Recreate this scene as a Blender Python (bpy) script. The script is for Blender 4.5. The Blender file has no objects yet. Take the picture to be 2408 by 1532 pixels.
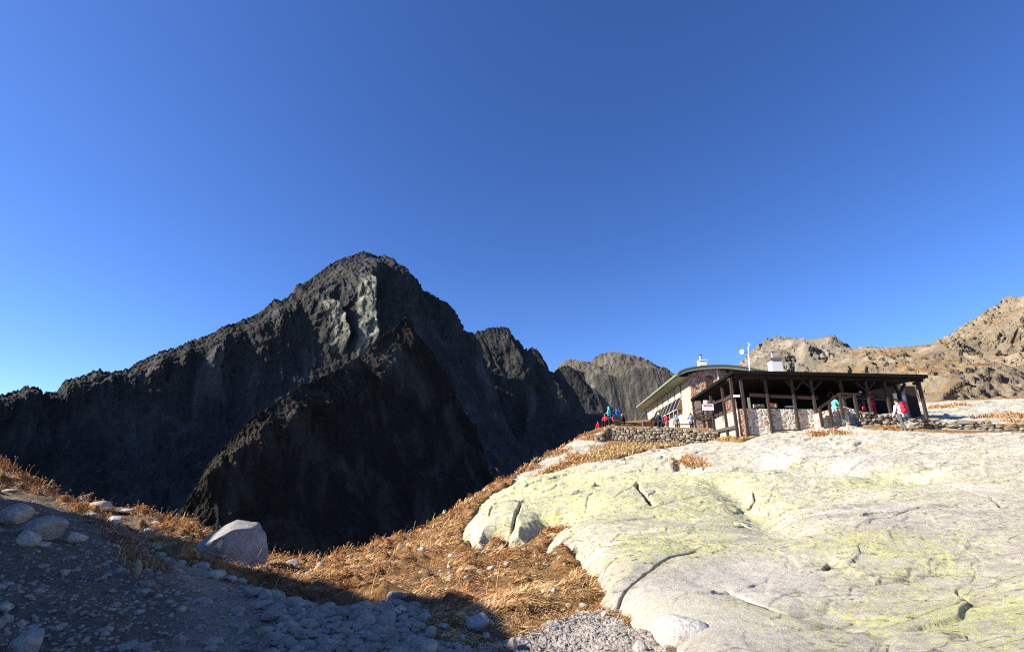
import bpy, bmesh, math, random
import numpy as np
from mathutils import Vector, Matrix

# ------------------------------------------------------------------ camera, sky, sun
scene = bpy.context.scene
C = scene.collection
PITCH = math.radians(16.5)
F_D = 1106.6                      # focal length in units of a 2408 px wide frame
cam_d = bpy.data.cameras.new('camera')
cam_d.sensor_width = 36.0
cam_d.lens = 36.0 * F_D / 2408.0
cam_d.clip_start = 0.1
cam_d.clip_end = 30000
cam = bpy.data.objects.new('camera', cam_d)
C.objects.link(cam)
cam.location = (0, 0, 0)
cam.rotation_euler = (math.radians(90) + PITCH, 0, 0)
scene.camera = cam

SUN_EL = math.radians(31)
SUN_AZ = math.radians(11)         # how far behind the left-right axis the sun stands
SUN = np.array([-math.cos(SUN_AZ) * math.cos(SUN_EL), -math.sin(SUN_AZ) * math.cos(SUN_EL), math.sin(SUN_EL)])
world = bpy.data.worlds.new('World')
scene.world = world
world.use_nodes = True
wn, wl = world.node_tree.nodes, world.node_tree.links
bg = wn['Background']
sky = wn.new('ShaderNodeTexSky')
sky.sky_type = 'NISHITA'
sky.sun_disc = False
sky.sun_elevation = SUN_EL
sky.sun_rotation = math.atan2(SUN[0], SUN[1])
sky.altitude = 2000
sky.air_density = 1.0
sky.dust_density = 1.0
sky.ozone_density = 6.0
hs = wn.new('ShaderNodeHueSaturation')
hs.inputs['Saturation'].default_value = 1.12
hs.inputs['Hue'].default_value = 0.511
hs.inputs['Value'].default_value = 1.0
wl.new(sky.outputs['Color'], hs.inputs['Color'])
wl.new(hs.outputs['Color'], bg.inputs['Color'])
bg.inputs['Strength'].default_value = 0.102
sun_d = bpy.data.lights.new('sun', 'SUN')
sun_d.energy = 5.0
sun_d.angle = math.radians(0.5)
sun_d.color = (1.0, 0.93, 0.82)
sun_o = bpy.data.objects.new('sun', sun_d)
C.objects.link(sun_o)
sun_o.rotation_euler = Vector(SUN).to_track_quat('Z', 'Y').to_euler()
scene.view_settings.view_transform = 'Standard'
scene.view_settings.look = 'None'
scene.view_settings.gamma = 1.0
scene.view_settings.exposure = 1.1
scene.cycles.use_denoising = False
scene.cycles.filter_width = 1.15
scene.cycles.max_bounces = 5
scene.cycles.diffuse_bounces = 3

# ------------------------------------------------------------------ helpers
rng = np.random.default_rng(7)
random.seed(7)
CP, SP = math.cos(PITCH), math.sin(PITCH)
def ray(px, py):
    u = (np.asarray(px, float) - 1204) / F_D
    v = (766 - np.asarray(py, float)) / F_D
    dy = CP - v * SP
    return u / dy, (SP + v * CP) / dy           # x/y and z/y
def at(px, py, Y):
    a, w = ray(px, py)
    return np.array([a * Y, Y, w * Y])
def atS(px, py, Y):
    return at(px / 1.35548, py / 1.35548, Y)

def _hash(ix, iy, iz, seed):
    h = (ix.astype(np.int64) * 374761393 + iy.astype(np.int64) * 668265263 + iz.astype(np.int64) * 2147483647 + seed * 974711) & 0xffffffff
    h = ((h ^ (h >> 13)) * 1274126177) & 0xffffffff
    h = ((h ^ (h >> 16)) * 2246822519) & 0xffffffff
    return (h ^ (h >> 15))
def noise3(x, y, z, seed=0):
    x, y, z = np.broadcast_arrays(np.asarray(x, float), np.asarray(y, float), np.asarray(z, float))
    ix, iy, iz = np.floor(x), np.floor(y), np.floor(z)
    fx, fy, fz = x - ix, y - iy, z - iz
    ux, uy, uz = [t * t * t * (t * (t * 6 - 15) + 10) for t in (fx, fy, fz)]
    out = 0
    for dx in (0, 1):
        for dy in (0, 1):
            for dz in (0, 1):
                h = _hash(ix + dx, iy + dy, iz + dz, seed)
                gx = (h & 1023) / 511.5 - 1; gy = ((h >> 10) & 1023) / 511.5 - 1; gz = ((h >> 20) & 1023) / 511.5 - 1
                g = gx * (fx - dx) + gy * (fy - dy) + gz * (fz - dz)
                w = (ux if dx else 1 - ux) * (uy if dy else 1 - uy) * (uz if dz else 1 - uz)
                out = out + g * w
    return out
def fbm(x, y, z, octv=5, lac=2.03, gain=0.5, seed=0):
    a, s = 1.0, 0
    for o in range(octv):
        s = s + a * noise3(x, y, z, seed + o * 17)
        x, y, z = x * lac, y * lac, z * lac
        a *= gain
    return s
def ridged(x, y, z, octv=5, lac=2.1, gain=0.55, seed=0):
    a, s = 1.0, 0
    for o in range(octv):
        s = s + a * (0.5 - np.abs(noise3(x, y, z, seed + o * 31)) * 1.6)
        x, y, z = x * lac, y * lac, z * lac
        a *= gain
    return s
def worley(x, y, seed=0):
    """nearest cell: distance gap to the second nearest, two random numbers, offset to the cell centre"""
    ix, iy = np.floor(x), np.floor(y); f1 = np.full(x.shape, 9.0); f2 = f1.copy(); r1 = 0 * x; r2 = 0 * x; ox = 0 * x; oy = 0 * x
    for dx in (-1, 0, 1):
        for dy in (-1, 0, 1):
            h = _hash(ix + dx, iy + dy, 0 * ix, seed)
            px = ix + dx + (h & 1023) / 1023; py = iy + dy + ((h >> 10) & 1023) / 1023
            d = np.hypot(x - px, y - py); k = d < f1
            f2 = np.where(k, f1, np.minimum(f2, d)); f1 = np.where(k, d, f1)
            q = ((h >> 20) & 1023) / 1023
            r1 = np.where(k, q, r1); r2 = np.where(k, ((h >> 5) & 1023) / 1023, r2); ox = np.where(k, x - px, ox); oy = np.where(k, y - py, oy)
    return f2 - f1, r1, r2, ox, oy
def smooth(x, a, b):
    t = np.clip((x - a) / (b - a), 0, 1)
    return t * t * (3 - 2 * t)

def np_mesh(name, V, F, mat, parent=None, smooth_shade=True, attrs=None):
    """one mesh object from arrays; F is (n,3) or (n,4)"""
    V = np.asarray(V, np.float32); F = np.asarray(F, np.int32)
    me = bpy.data.meshes.new(name)
    k = F.shape[1]
    me.vertices.add(len(V)); me.vertices.foreach_set('co', V.ravel())
    me.loops.add(F.size); me.loops.foreach_set('vertex_index', F.ravel())
    me.polygons.add(len(F)); me.polygons.foreach_set('loop_start', np.arange(0, F.size, k, dtype=np.int32))
    me.polygons.foreach_set('use_smooth', np.full(len(F), smooth_shade))
    if attrs:
        for an, arr in attrs.items():
            arr = np.asarray(arr, np.float32)
            if arr.ndim == 1:
                at_ = me.attributes.new(an, 'FLOAT', 'POINT'); at_.data.foreach_set('value', arr)
            else:
                at_ = me.attributes.new(an, 'FLOAT_COLOR', 'POINT')
                at_.data.foreach_set('color', np.concatenate([arr, np.ones((len(arr), 1), np.float32)], 1).ravel())
    me.update(calc_edges=True)
    o = bpy.data.objects.new(name, me)
    C.objects.link(o)
    if mat: me.materials.append(mat)
    if parent: o.parent = parent
    return o
def grid_faces(nu, nv, keep=None):
    i = np.arange(nu - 1)[:, None] * nv + np.arange(nv - 1)[None, :]
    F = np.stack([i, i + nv, i + nv + 1, i + 1], -1).reshape(-1, 4)
    if keep is not None:
        k = keep.ravel()
        F = F[k[F].any(1)]
    return F
def compact(V, F, attrs=None):
    used = np.zeros(len(V), bool); used[F.ravel()] = True
    idx = np.cumsum(used) - 1
    return V[used], idx[F], ({k: v[used] for k, v in attrs.items()} if attrs else None)

def tag(o, label=None, cat=None, group=None, kind=None):
    if label: o['label'] = label
    if cat: o['category'] = cat
    if group: o['group'] = group
    if kind: o['kind'] = kind
    return o

# ------------------------------------------------------------------ materials
def new_mat(name, rough=0.9, spec=0.2):
    m = bpy.data.materials.new(name); m.use_nodes = True
    n, l = m.node_tree.nodes, m.node_tree.links
    b = n['Principled BSDF']
    b.inputs['Roughness'].default_value = rough
    b.inputs['Specular IOR Level'].default_value = spec
    return m, n, l, b
def nnoise(n, l, vec, scale, detail=6, rough=0.6, dist=0.0):
    t = n.new('ShaderNodeTexNoise'); t.inputs['Scale'].default_value = scale
    t.inputs['Detail'].default_value = detail; t.inputs['Roughness'].default_value = rough
    t.inputs['Distortion'].default_value = dist
    if vec is not None: l.new(vec, t.inputs['Vector'])
    return t.outputs['Fac']
def nramp(n, l, fac, stops):
    r = n.new('ShaderNodeValToRGB')
    els = r.color_ramp.elements
    while len(els) < len(stops): els.new(0.5)
    for e, (p, c) in zip(els, stops):
        e.position = p
        e.color = (c, c, c, 1) if not hasattr(c, '__len__') else (*c, 1)
    l.new(fac, r.inputs['Fac'])
    return r.outputs['Color']
def nmix(n, l, fac, a, b, mode='MIX'):
    m = n.new('ShaderNodeMix'); m.data_type = 'RGBA'; m.blend_type = mode
    for s, k in ((fac, 0), (a, 6), (b, 7)):
        if isinstance(s, (int, float)): m.inputs[k].default_value = s
        elif isinstance(s, tuple): m.inputs[k].default_value = (*s, 1)
        else: l.new(s, m.inputs[k])
    return m.outputs[2]
def nmath(n, l, op, a, b):
    m = n.new('ShaderNodeMath'); m.operation = op
    for s, k in ((a, 0), (b, 1)):
        if isinstance(s, (int, float)): m.inputs[k].default_value = s
        else: l.new(s, m.inputs[k])
    return m.outputs[0]
def nbump(n, l, b, h, strength, dist, prev=None):
    bp = n.new('ShaderNodeBump'); bp.inputs['Strength'].default_value = strength; bp.inputs['Distance'].default_value = dist
    l.new(h, bp.inputs['Height'])
    if prev is not None: l.new(prev, bp.inputs['Normal'])
    l.new(bp.outputs['Normal'], b.inputs['Normal'])
    return bp.outputs['Normal']
def ncoord(n, l, scale=None):
    t = n.new('ShaderNodeTexCoord')
    if scale is None: return t.outputs['Object']
    mp = n.new('ShaderNodeMapping'); mp.inputs['Scale'].default_value = scale
    l.new(t.outputs['Object'], mp.inputs['Vector'])
    return mp.outputs['Vector']
def nattr(n, name):
    t = n.new('ShaderNodeAttribute'); t.attribute_name = name
    return t
def plain(name, col, rough=0.7, spec=0.3, var=0.15, scale=8.0, metal=0.0):
    m, n, l, b = new_mat(name, rough, spec)
    v = ncoord(n, l)
    f = nnoise(n, l, v, scale, 5)
    lo = tuple(c * (1 - var) for c in col); hi = tuple(min(1, c * (1 + var)) for c in col)
    l.new(nramp(n, l, f, [(0.3, lo), (0.7, hi)]), b.inputs['Base Color'])
    b.inputs['Metallic'].default_value = metal
    return m

def mountain_mat(name, rock, pale, grass, grass_amt, unit=1.0):
    m, n, l, b = new_mat(name, 0.95, 0.1)
    v = ncoord(n, l); vs = ncoord(n, l, (1, 1, 0.35))
    f1 = nnoise(n, l, vs, 0.02 * unit, 8, 0.65, 0.6)
    f2 = nnoise(n, l, v, 0.12 * unit, 8, 0.7)
    col = nramp(n, l, f1, [(0.3, tuple(c * 0.6 for c in rock)), (0.5, rock), (0.72, pale)])
    col = nmix(n, l, 0.55, col, nramp(n, l, f2, [(0.3, (0.35,) * 3), (0.7, (1.0,) * 3)]), 'MULTIPLY')
    geo = n.new('ShaderNodeNewGeometry'); sep = n.new('ShaderNodeSeparateXYZ'); l.new(geo.outputs['Normal'], sep.inputs[0])
    f3 = nnoise(n, l, v, 0.035 * unit, 7, 0.7)
    g = nmath(n, l, 'ADD', nmath(n, l, 'MULTIPLY', sep.outputs['Z'], 0.6), f3)
    gm = nramp(n, l, g, [(1.02 - grass_amt, 0.0), (1.10 - grass_amt, 1.0)])
    gcol = nramp(n, l, f2, [(0.3, tuple(c * 0.7 for c in grass)), (0.7, tuple(c * 1.35 for c in grass))])
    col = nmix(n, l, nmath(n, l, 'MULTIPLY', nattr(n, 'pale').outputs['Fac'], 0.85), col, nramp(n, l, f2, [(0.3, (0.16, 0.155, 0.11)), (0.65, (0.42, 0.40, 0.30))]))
    l.new(nmix(n, l, gm, col, gcol), b.inputs['Base Color'])
    vo = n.new('ShaderNodeTexVoronoi'); vo.inputs['Scale'].default_value = 0.07 * unit; l.new(vs, vo.inputs['Vector'])
    h = nmath(n, l, 'ADD', nmath(n, l, 'ADD', f1, nmath(n, l, 'MULTIPLY', vo.outputs['Distance'], -0.5)), nmath(n, l, 'MULTIPLY', f2, 0.6))
    nbump(n, l, b, h, 1.0, 9.0 / unit)
    return m
# ------------------------------------------------------------------ mountains
def mountain(name, pts, down, slope, base, nt, ns, amp, mat, back=0.9, seed=0, length=None, gully=1.0, zsharp=1.0, jag=1.0, feat=None, scale=1.0, calm=0.0, lslope=None):
    """pts: (px,py,Y) along the skyline; down: list of (dx,dy) at even steps along the crest; slope: list of (horizontal m, drop fraction)"""
    p = np.array(pts, float)
    crest = np.array([at(*q) for q in p])
    sl = np.r_[0, np.cumsum(np.hypot(np.diff(p[:, 0]), np.diff(p[:, 1])) + 0.01)]
    s = np.linspace(0, sl[-1], ns)
    R = np.stack([np.interp(s, sl, crest[:, k]) for k in range(3)], 1)
    fine = 0.8 * ridged(s * 0.05, 0 * s, 0 * s + seed, 5, gain=0.6, seed=seed + 1) * jag + fbm(s * 0.11, 0 * s, 0 * s + seed, 5, gain=0.6, seed=seed) * jag
    R[:, 2] += (fine - 0.25 * jag) * np.linalg.norm(R[:, :2], axis=1) / F_D * 5.0
    k = max(3, ns // 14); ker = np.hanning(2 * k + 1); ker /= ker.sum()
    Rs = np.stack([np.convolve(np.pad(R[:, q], k, 'edge'), ker, 'valid') for q in range(3)], 1)
    k2 = max(3, ns // 80); ker2 = np.hanning(2 * k2 + 1); ker2 /= ker2.sum()
    Rm = np.stack([np.convolve(np.pad(R[:, q], k2, 'edge'), ker2, 'valid') for q in range(3)], 1)
    d = np.array(down, float); d /= np.linalg.norm(d, axis=1)[:, None]
    D = np.stack([np.interp(np.linspace(0, len(d) - 1, ns), np.arange(len(d)), d[:, q]) for q in range(2)], 1)
    D /= np.linalg.norm(D, axis=1)[:, None]
    L = length
    t = np.r_[-np.linspace(1, 0, nt // 5, endpoint=False) ** 1.3 * 0.35, np.linspace(0, 1, nt) ** 1.25]
    hx = np.array([q[0] for q in slope]); hz = np.array([q[1] for q in slope])
    L = np.full((ns, 1), float(length)) if lslope is None else np.clip((Rs[:, 2:3] - base) * lslope, 40, 2000)
    T = t[None, :]; tt = np.abs(T) * L
    bl = smooth(np.abs(T), 0.0, 0.12); bl2 = smooth(np.abs(T), 0.08, 0.7)
    P = np.zeros((ns, len(t), 3))
    base3 = (1 - bl)[..., None] * R[:, None, :] + bl[..., None] * ((1 - bl2)[..., None] * Rm[:, None, :] + bl2[..., None] * Rs[:, None, :])
    P[:] = base3
    P[..., 0] += D[:, None, 0] * T * L
    P[..., 1] += D[:, None, 1] * T * L
    drop = np.interp(np.maximum(T, 0), hx, hz)
    full = (base3[..., 2] - base)
    P[..., 2] = base3[..., 2] - np.where(T >= 0, full * drop, tt * back)
    # gullies and ribs running down the fall line, in metres along the crest
    arc = np.r_[0, np.cumsum(np.linalg.norm(np.diff(Rs[:, :2], axis=0), axis=1))][:, None]
    fade = smooth(np.abs(T), 0.0, 0.16)
    warp = 14 * fbm(arc * 0.012 / scale, tt * 0.012 / scale, 0 * arc, 3, seed=seed + 3)
    g1 = ridged((arc + warp) * 0.012 / scale, tt * 0.0035 / scale, 0 * arc + seed, 5, seed=seed + 5)
    g2 = ridged(P[..., 0] * 0.035 / scale, P[..., 1] * 0.035 / scale, P[..., 2] * 0.028 / scale, 5, gain=0.6, seed=seed + 9)
    amp = amp * (1 - calm * smooth(T, 0.10, 0.35) + 0 * arc)
    dn = np.stack([D[:, None, 0] + 0 * T, D[:, None, 1] + 0 * T, 0.5 + 0 * D[:, None, 0] * T], -1)
    P += dn * (gully * g1 * amp * fade + g2 * amp * 0.42 * (0.25 + 0.75 * fade))[..., None]
    pale = np.zeros(T.shape) + 0 * arc
    g3 = ridged(P[..., 0] * 0.11 / scale, P[..., 1] * 0.11 / scale, P[..., 2] * 0.07 / scale, 4, gain=0.65, seed=seed + 15)
    P += dn * (g3 * amp * 0.16)[..., None]
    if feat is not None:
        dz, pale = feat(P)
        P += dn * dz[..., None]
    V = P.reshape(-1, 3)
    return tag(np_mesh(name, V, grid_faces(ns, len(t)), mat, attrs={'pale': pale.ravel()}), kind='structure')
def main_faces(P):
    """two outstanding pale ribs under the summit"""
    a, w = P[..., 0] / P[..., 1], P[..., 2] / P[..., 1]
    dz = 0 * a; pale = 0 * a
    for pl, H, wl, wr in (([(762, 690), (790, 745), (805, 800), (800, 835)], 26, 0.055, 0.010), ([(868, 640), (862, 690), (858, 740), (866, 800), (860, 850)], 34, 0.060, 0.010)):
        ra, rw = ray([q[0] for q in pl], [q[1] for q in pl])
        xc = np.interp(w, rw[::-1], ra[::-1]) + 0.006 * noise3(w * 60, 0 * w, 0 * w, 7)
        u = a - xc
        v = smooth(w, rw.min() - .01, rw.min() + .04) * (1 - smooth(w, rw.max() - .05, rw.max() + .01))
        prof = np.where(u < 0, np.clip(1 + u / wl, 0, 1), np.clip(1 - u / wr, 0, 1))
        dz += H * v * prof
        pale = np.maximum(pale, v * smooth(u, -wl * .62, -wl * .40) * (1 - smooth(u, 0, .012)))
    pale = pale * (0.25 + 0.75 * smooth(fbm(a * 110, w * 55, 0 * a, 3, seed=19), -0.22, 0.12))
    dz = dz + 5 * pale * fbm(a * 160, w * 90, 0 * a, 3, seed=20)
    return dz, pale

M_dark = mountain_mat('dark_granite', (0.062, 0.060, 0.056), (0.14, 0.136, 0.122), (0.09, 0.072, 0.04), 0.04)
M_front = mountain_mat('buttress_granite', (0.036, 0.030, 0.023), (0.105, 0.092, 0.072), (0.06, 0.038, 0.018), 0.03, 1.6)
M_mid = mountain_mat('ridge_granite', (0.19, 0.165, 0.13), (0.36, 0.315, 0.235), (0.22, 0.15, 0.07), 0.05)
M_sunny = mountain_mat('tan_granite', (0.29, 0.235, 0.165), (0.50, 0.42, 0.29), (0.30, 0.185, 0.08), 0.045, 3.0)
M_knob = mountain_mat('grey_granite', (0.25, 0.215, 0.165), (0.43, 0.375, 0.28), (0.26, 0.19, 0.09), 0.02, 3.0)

main_sky = [(-150, 985), (-60, 950), (0, 932), (25, 928), (60, 912), (85, 914), (97, 928), (130, 925), (150, 897), (160, 897), (185, 890), (210, 880), (230, 872), (240, 880), (270, 875), (300, 872), (315, 858), (340, 848), (370, 832), (420, 818), (450, 802), (480, 795), (500, 786), (520, 772), (550, 763), (590, 748), (620, 730), (640, 708), (655, 712), (690, 690), (695, 672), (720, 666), (750, 642), (780, 622), (800, 612), (830, 602), (850, 595), (870, 600), (885, 608), (900, 602), (920, 610), (935, 628), (945, 650), (960, 668), (990, 685), (1010, 692), (1030, 708), (1050, 745), (1070, 770), (1095, 792), (1110, 830), (1120, 870)]
def yi(px, xs, ys): return float(np.interp(px, xs, ys))
pts = [(x, y, yi(x, [-150, 0, 850, 1120], [560, 640, 1000, 1130])) for x, y in main_sky]
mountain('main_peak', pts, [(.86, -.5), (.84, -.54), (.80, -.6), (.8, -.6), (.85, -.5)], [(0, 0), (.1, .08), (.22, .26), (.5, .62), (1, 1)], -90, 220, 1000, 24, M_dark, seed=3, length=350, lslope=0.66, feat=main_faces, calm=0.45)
second = [(1040, 830), (1070, 800), (1095, 791), (1120, 783), (1150, 772), (1170, 772), (1180, 769), (1195, 775), (1200, 788), (1220, 805), (1230, 820), (1240, 828), (1245, 820), (1260, 822), (1270, 835), (1272, 850), (1280, 873), (1300, 878), (1318, 864), (1335, 862), (1352, 872), (1372, 878), (1400, 908), (1440, 955)]
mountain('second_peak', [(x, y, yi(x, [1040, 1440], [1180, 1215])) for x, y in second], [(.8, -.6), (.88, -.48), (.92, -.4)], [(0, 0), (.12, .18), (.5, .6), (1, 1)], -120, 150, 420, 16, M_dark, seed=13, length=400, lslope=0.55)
third = [(1240, 900), (1280, 878), (1300, 879), (1320, 855), (1330, 850), (1340, 847), (1360, 850), (1375, 862), (1385, 855), (1400, 840), (1415, 833), (1430, 828), (1460, 833), (1490, 850), (1510, 860), (1530, 865), (1545, 880), (1570, 882), (1590, 890), (1640, 905), (1700, 930)]
mountain('third_peak', [(x, y, 1240) for x, y in third], [(.85, -.5), (.9, -.43), (.95, -.3)], [(0, 0), (.40, .11), (.58, .58), (1, 1)], -150, 190, 560, 15, M_mid, seed=23, length=560, lslope=0.5, calm=0.7)
front = [(330, 1262, 395), (400, 1225, 400), (450, 1180, 400), (460, 1150, 400), (480, 1110, 402), (510, 1070, 405), (560, 1020, 412), (590, 985, 420), (640, 955, 440), (680, 922, 455), (700, 912, 465), (740, 895, 485), (790, 872, 515), (830, 845, 540), (850, 848, 550), (870, 815, 560), (900, 790, 580), (930, 768, 600), (950, 748, 610), (965, 758, 612), (978, 790, 615), (1000, 812, 618), (1040, 870, 625), (1070, 940, 630), (1100, 1010, 635), (1130, 1090, 640), (1145, 1150, 645)]
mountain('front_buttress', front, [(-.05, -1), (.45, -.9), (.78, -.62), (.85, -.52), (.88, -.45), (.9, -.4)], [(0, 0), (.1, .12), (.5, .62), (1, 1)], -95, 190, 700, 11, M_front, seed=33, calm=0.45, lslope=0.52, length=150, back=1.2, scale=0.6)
knob = [(1600, 1000), (1650, 940), (1690, 905), (1720, 875), (1745, 852), (1760, 835), (1780, 818), (1800, 803), (1820, 797), (1850, 800), (1870, 803), (1890, 818), (1900, 832), (1925, 850), (1950, 880), (1990, 920), (2030, 990)]
mountain('grey_knob', [(x, y, 330) for x, y in knob], [(-.1, -1), (.1, -1), (.3, -1)], [(0, 0), (.15, .22), (.5, .58), (1, 1)], -25, 130, 340, 15, M_knob, seed=43, gully=1.5, length=150, scale=0.4)
saddle = [(1840, 930), (1880, 850), (1905, 836), (1920, 828), (1945, 825), (1965, 838), (2000, 850), (2060, 870), (2120, 885)]
mountain('far_saddle', [(x, y, 420) for x, y in saddle], [(0, -1), (.2, -1)], [(0, 0), (.5, .5), (1, 1)], -20, 60, 220, 9, M_knob, seed=47, length=190, scale=0.4)
hump = [(1840, 990), (1870, 930), (1900, 885), (1930, 860), (1965, 840), (1990, 827), (2030, 822), (2060, 822), (2085, 832), (2095, 850), (2110, 880), (2150, 905), (2180, 930), (2220, 990)]
mountain('tan_hump', [(x, y, 210) for x, y in hump], [(-.2, -1), (.1, -1), (.4, -1)], [(0, 0), (.2, .2), (.6, .65), (1, 1)], -14, 120, 340, 8, M_sunny, seed=53, length=125, scale=0.25)
right = [(1990, 960), (2020, 890), (2040, 860), (2080, 838), (2095, 831), (2130, 828), (2180, 820), (2220, 800), (2260, 775), (2300, 748), (2340, 725), (2355, 712), (2368, 706), (2375, 720), (2390, 724), (2402, 712), (2420, 690), (2460, 660), (2540, 640), (2640, 600)]
mountain('right_ridge', [(x, y, yi(x, [2040, 2408, 2640], [330, 300, 260])) for x, y in right], [(-.1, -1), (-.15, -1), (-.2, -1)], [(0, 0), (.2, .25), (.6, .68), (1, 1)], -10, 190, 600, 19, M_sunny, seed=63, length=230, scale=0.45)

# valley floor, one sheet to the horizon
n_ = 40
xs = np.linspace(-2300, 2300, n_)
gx, gy = np.meshgrid(xs, xs, indexing='ij')
M_valley = mountain_mat('valley_scree', (0.085, 0.085, 0.08), (0.14, 0.14, 0.13), (0.09, 0.075, 0.04), 0.2)
tag(np_mesh('valley_floor', np.stack([gx, gy, 0 * gx - 88], -1).reshape(-1, 3), grid_faces(n_, n_), M_valley), kind='structure')

# ------------------------------------------------------------------ foreground ground surface
SKYL = [(-260, 1010, 20), (-120, 1045, 19), (0, 1090, 18), (70, 1130, 17), (160, 1168, 17), (250, 1193, 17), (330, 1202, 17), (420, 1229, 16.5), (480, 1253, 16), (600, 1316, 16), (700, 1322, 16), (760, 1319, 16.5), (800, 1307, 17), (870, 1290, 18), (940, 1268, 20), (1000, 1243, 22), (1060, 1205, 25), (1120, 1166, 29), (1200, 1121, 34), (1300, 1061, 41), (1360, 1026, 45), (1405, 1005, 48)]
CTRL = SKYL + [(-260, 1532, 4.0), (0, 1532, 4.2), (400, 1532, 4.6), (800, 1532, 4.9), (1204, 1532, 5.0), (1550, 1532, 5.2), (1204, 1900, 2.9), (600, 1900, 2.8), (1900, 1900, 2.9),
    (-200, 1400, 5.2), (0, 1400, 5.4), (400, 1400, 6.2), (800, 1440, 6.3), (1000, 1440, 6.8), (1200, 1440, 6.9), (1390, 1440, 6.9),
    (-200, 1280, 7), (0, 1300, 7), (200, 1310, 7.5), (350, 1330, 8), (500, 1350, 8.3), (700, 1385, 8.3), (900, 1402, 8.3),
    (-200, 1190, 9.5), (0, 1220, 9.5), (200, 1228, 11), (280, 1242, 12), (420, 1288, 12), (600, 1340, 12), (750, 1352, 12),
    (-200, 1110, 14), (0, 1165, 13), (120, 1190, 14), (250, 1215, 14.5),
    (900, 1330, 12), (1000, 1312, 13.5), (1050, 1342, 11), (1150, 1385, 9), (1060, 1282, 17), (1090, 1205, 24), (1250, 1400, 8), (1000, 1270, 18),
    (1450, 1440, 6.9), (1400, 1370, 8.5), (1330, 1322, 10.5), (1270, 1302, 12), (1180, 1292, 13.5), (1100, 1235, 18), (1200, 1135, 30),
    (1550, 1400, 7.6), (1600, 1260, 11.5), (1740, 1215, 14.5), (1500, 1170, 18.5), (1400, 1115, 26), (1600, 1064, 29), (1700, 1042, 30.5), (1800, 1024, 31),
    (1600, 1120, 23), (1850, 1120, 18.5), (1850, 1320, 8.6), (1750, 1450, 6.2),
    (2000, 1011, 29), (2150, 1009, 26.5), (2408, 1017, 24), (2700, 1025, 22),
    (2000, 1400, 6.6), (2408, 1532, 4.9), (2000, 1532, 5.0), (2408, 1400, 6.4), (2408, 1250, 9.3), (2000, 1250, 10.3), (2000, 1120, 17), (2408, 1120, 15), (2800, 1250, 8.5), (2800, 1532, 4.6),
    (1430, 1046, 41), (1550, 1044, 41), (1650, 1040, 41), (1430, 1012, 47), (1560, 1012, 50), (1650, 1012, 52), (1760, 1000, 56), (1900, 960, 60), (2000, 965, 48), (2200, 942, 50), (2408, 934, 50), (2700, 930, 50), (2300, 985, 32), (2150, 985, 34),
    (1900, 950, 110), (2200, 948, 110), (2500, 942, 110), (2800, 940, 110), (1650, 985, 70)]
cp = np.array(CTRL, float)
ca, cw = ray(cp[:, 0], cp[:, 1]); cq = np.stack([ca * 1.0, np.log(cp[:, 2])], 1)
def _K(A, B):
    r = np.sqrt(((A[:, None, :] - B[None, :, :]) ** 2).sum(-1)); return r
n = len(cq)
A_ = np.zeros((n + 3, n + 3)); A_[:n, :n] = _K(cq, cq) + np.eye(n) * -0.002
A_[:n, n] = 1; A_[:n, n + 1:] = cq; A_[n, :n] = 1; A_[n + 1:, :n] = cq.T
coef = np.linalg.solve(A_, np.r_[cw, 0, 0, 0])
sk = np.array(SKYL, float); ska, skw = ray(sk[:, 0], sk[:, 1]); 
def rbf(a, y):
    q = np.stack([np.ravel(a), np.log(np.ravel(y))], 1); out = np.zeros(len(q))
    for i in range(0, len(q), 40000):
        qq = q[i:i + 40000]
        out[i:i + 40000] = _K(qq, cq) @ coef[:n] + coef[n] + qq @ coef[n + 1:]
    return out.reshape(np.shape(a))
A_END = float(ray(1405, 1005)[0])
def ysky(a):
    return np.where(a > A_END, np.interp(a, [A_END, .22, .36, .46, .62], [48, 62, 75, 130, 400]), np.interp(a, ska, sk[:, 2]))
def ground_z(x, y):
    """height of the smooth ground at world x, y"""
    x = np.asarray(x, float); y = np.maximum(np.asarray(y, float), 0.8)
    a = np.clip(x / y, -1.9, 1.7)
    ys = ysky(a); yc = np.clip(y, 2.4, np.minimum(ys, 88))
    w = rbf(a, yc)
    z = w * yc
    z = np.where(y < 2.4, w * 2.4, z)
    t = np.maximum(y - ys, 0)
    z = z - (0.10 * t + 0.62 * t * t / (t + 2.5))
    return z
def hit(px, py, y0=2.5, y1=140):
    """where the ray through a picture point meets the smooth ground"""
    a, w = ray(px, py)
    ys = np.exp(np.linspace(math.log(y0), math.log(y1), 500))
    d = w * ys - ground_z(a * ys, ys)
    i = np.argmax(d < 0)
    if not (d < 0).any(): i = np.argmin(d)
    Y = ys[i]
    if i > 0 and d[i] < 0: Y = ys[i - 1] + (ys[i] - ys[i - 1]) * d[i - 1] / (d[i - 1] - d[i])
    return np.array([a * Y, Y, float(ground_z(a * Y, Y))])
def hits(pl, **k): return np.array([hit(*p, **k) for p in pl])
def seg_dist(x, y, poly, closed=False):
    """distance in plan to a polyline"""
    best = np.full(np.shape(x), 1e9)
    P = np.asarray(poly)[:, :2]; Q = np.roll(P, -1, 0) if closed else P[1:]
    for p, q in zip(P if closed else P[:-1], Q):
        e = q - p; L2 = (e ** 2).sum() + 1e-12
        t = np.clip(((x - p[0]) * e[0] + (y - p[1]) * e[1]) / L2, 0, 1)
        best = np.minimum(best, np.hypot(x - p[0] - t * e[0], y - p[1] - t * e[1]))
    return best
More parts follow.
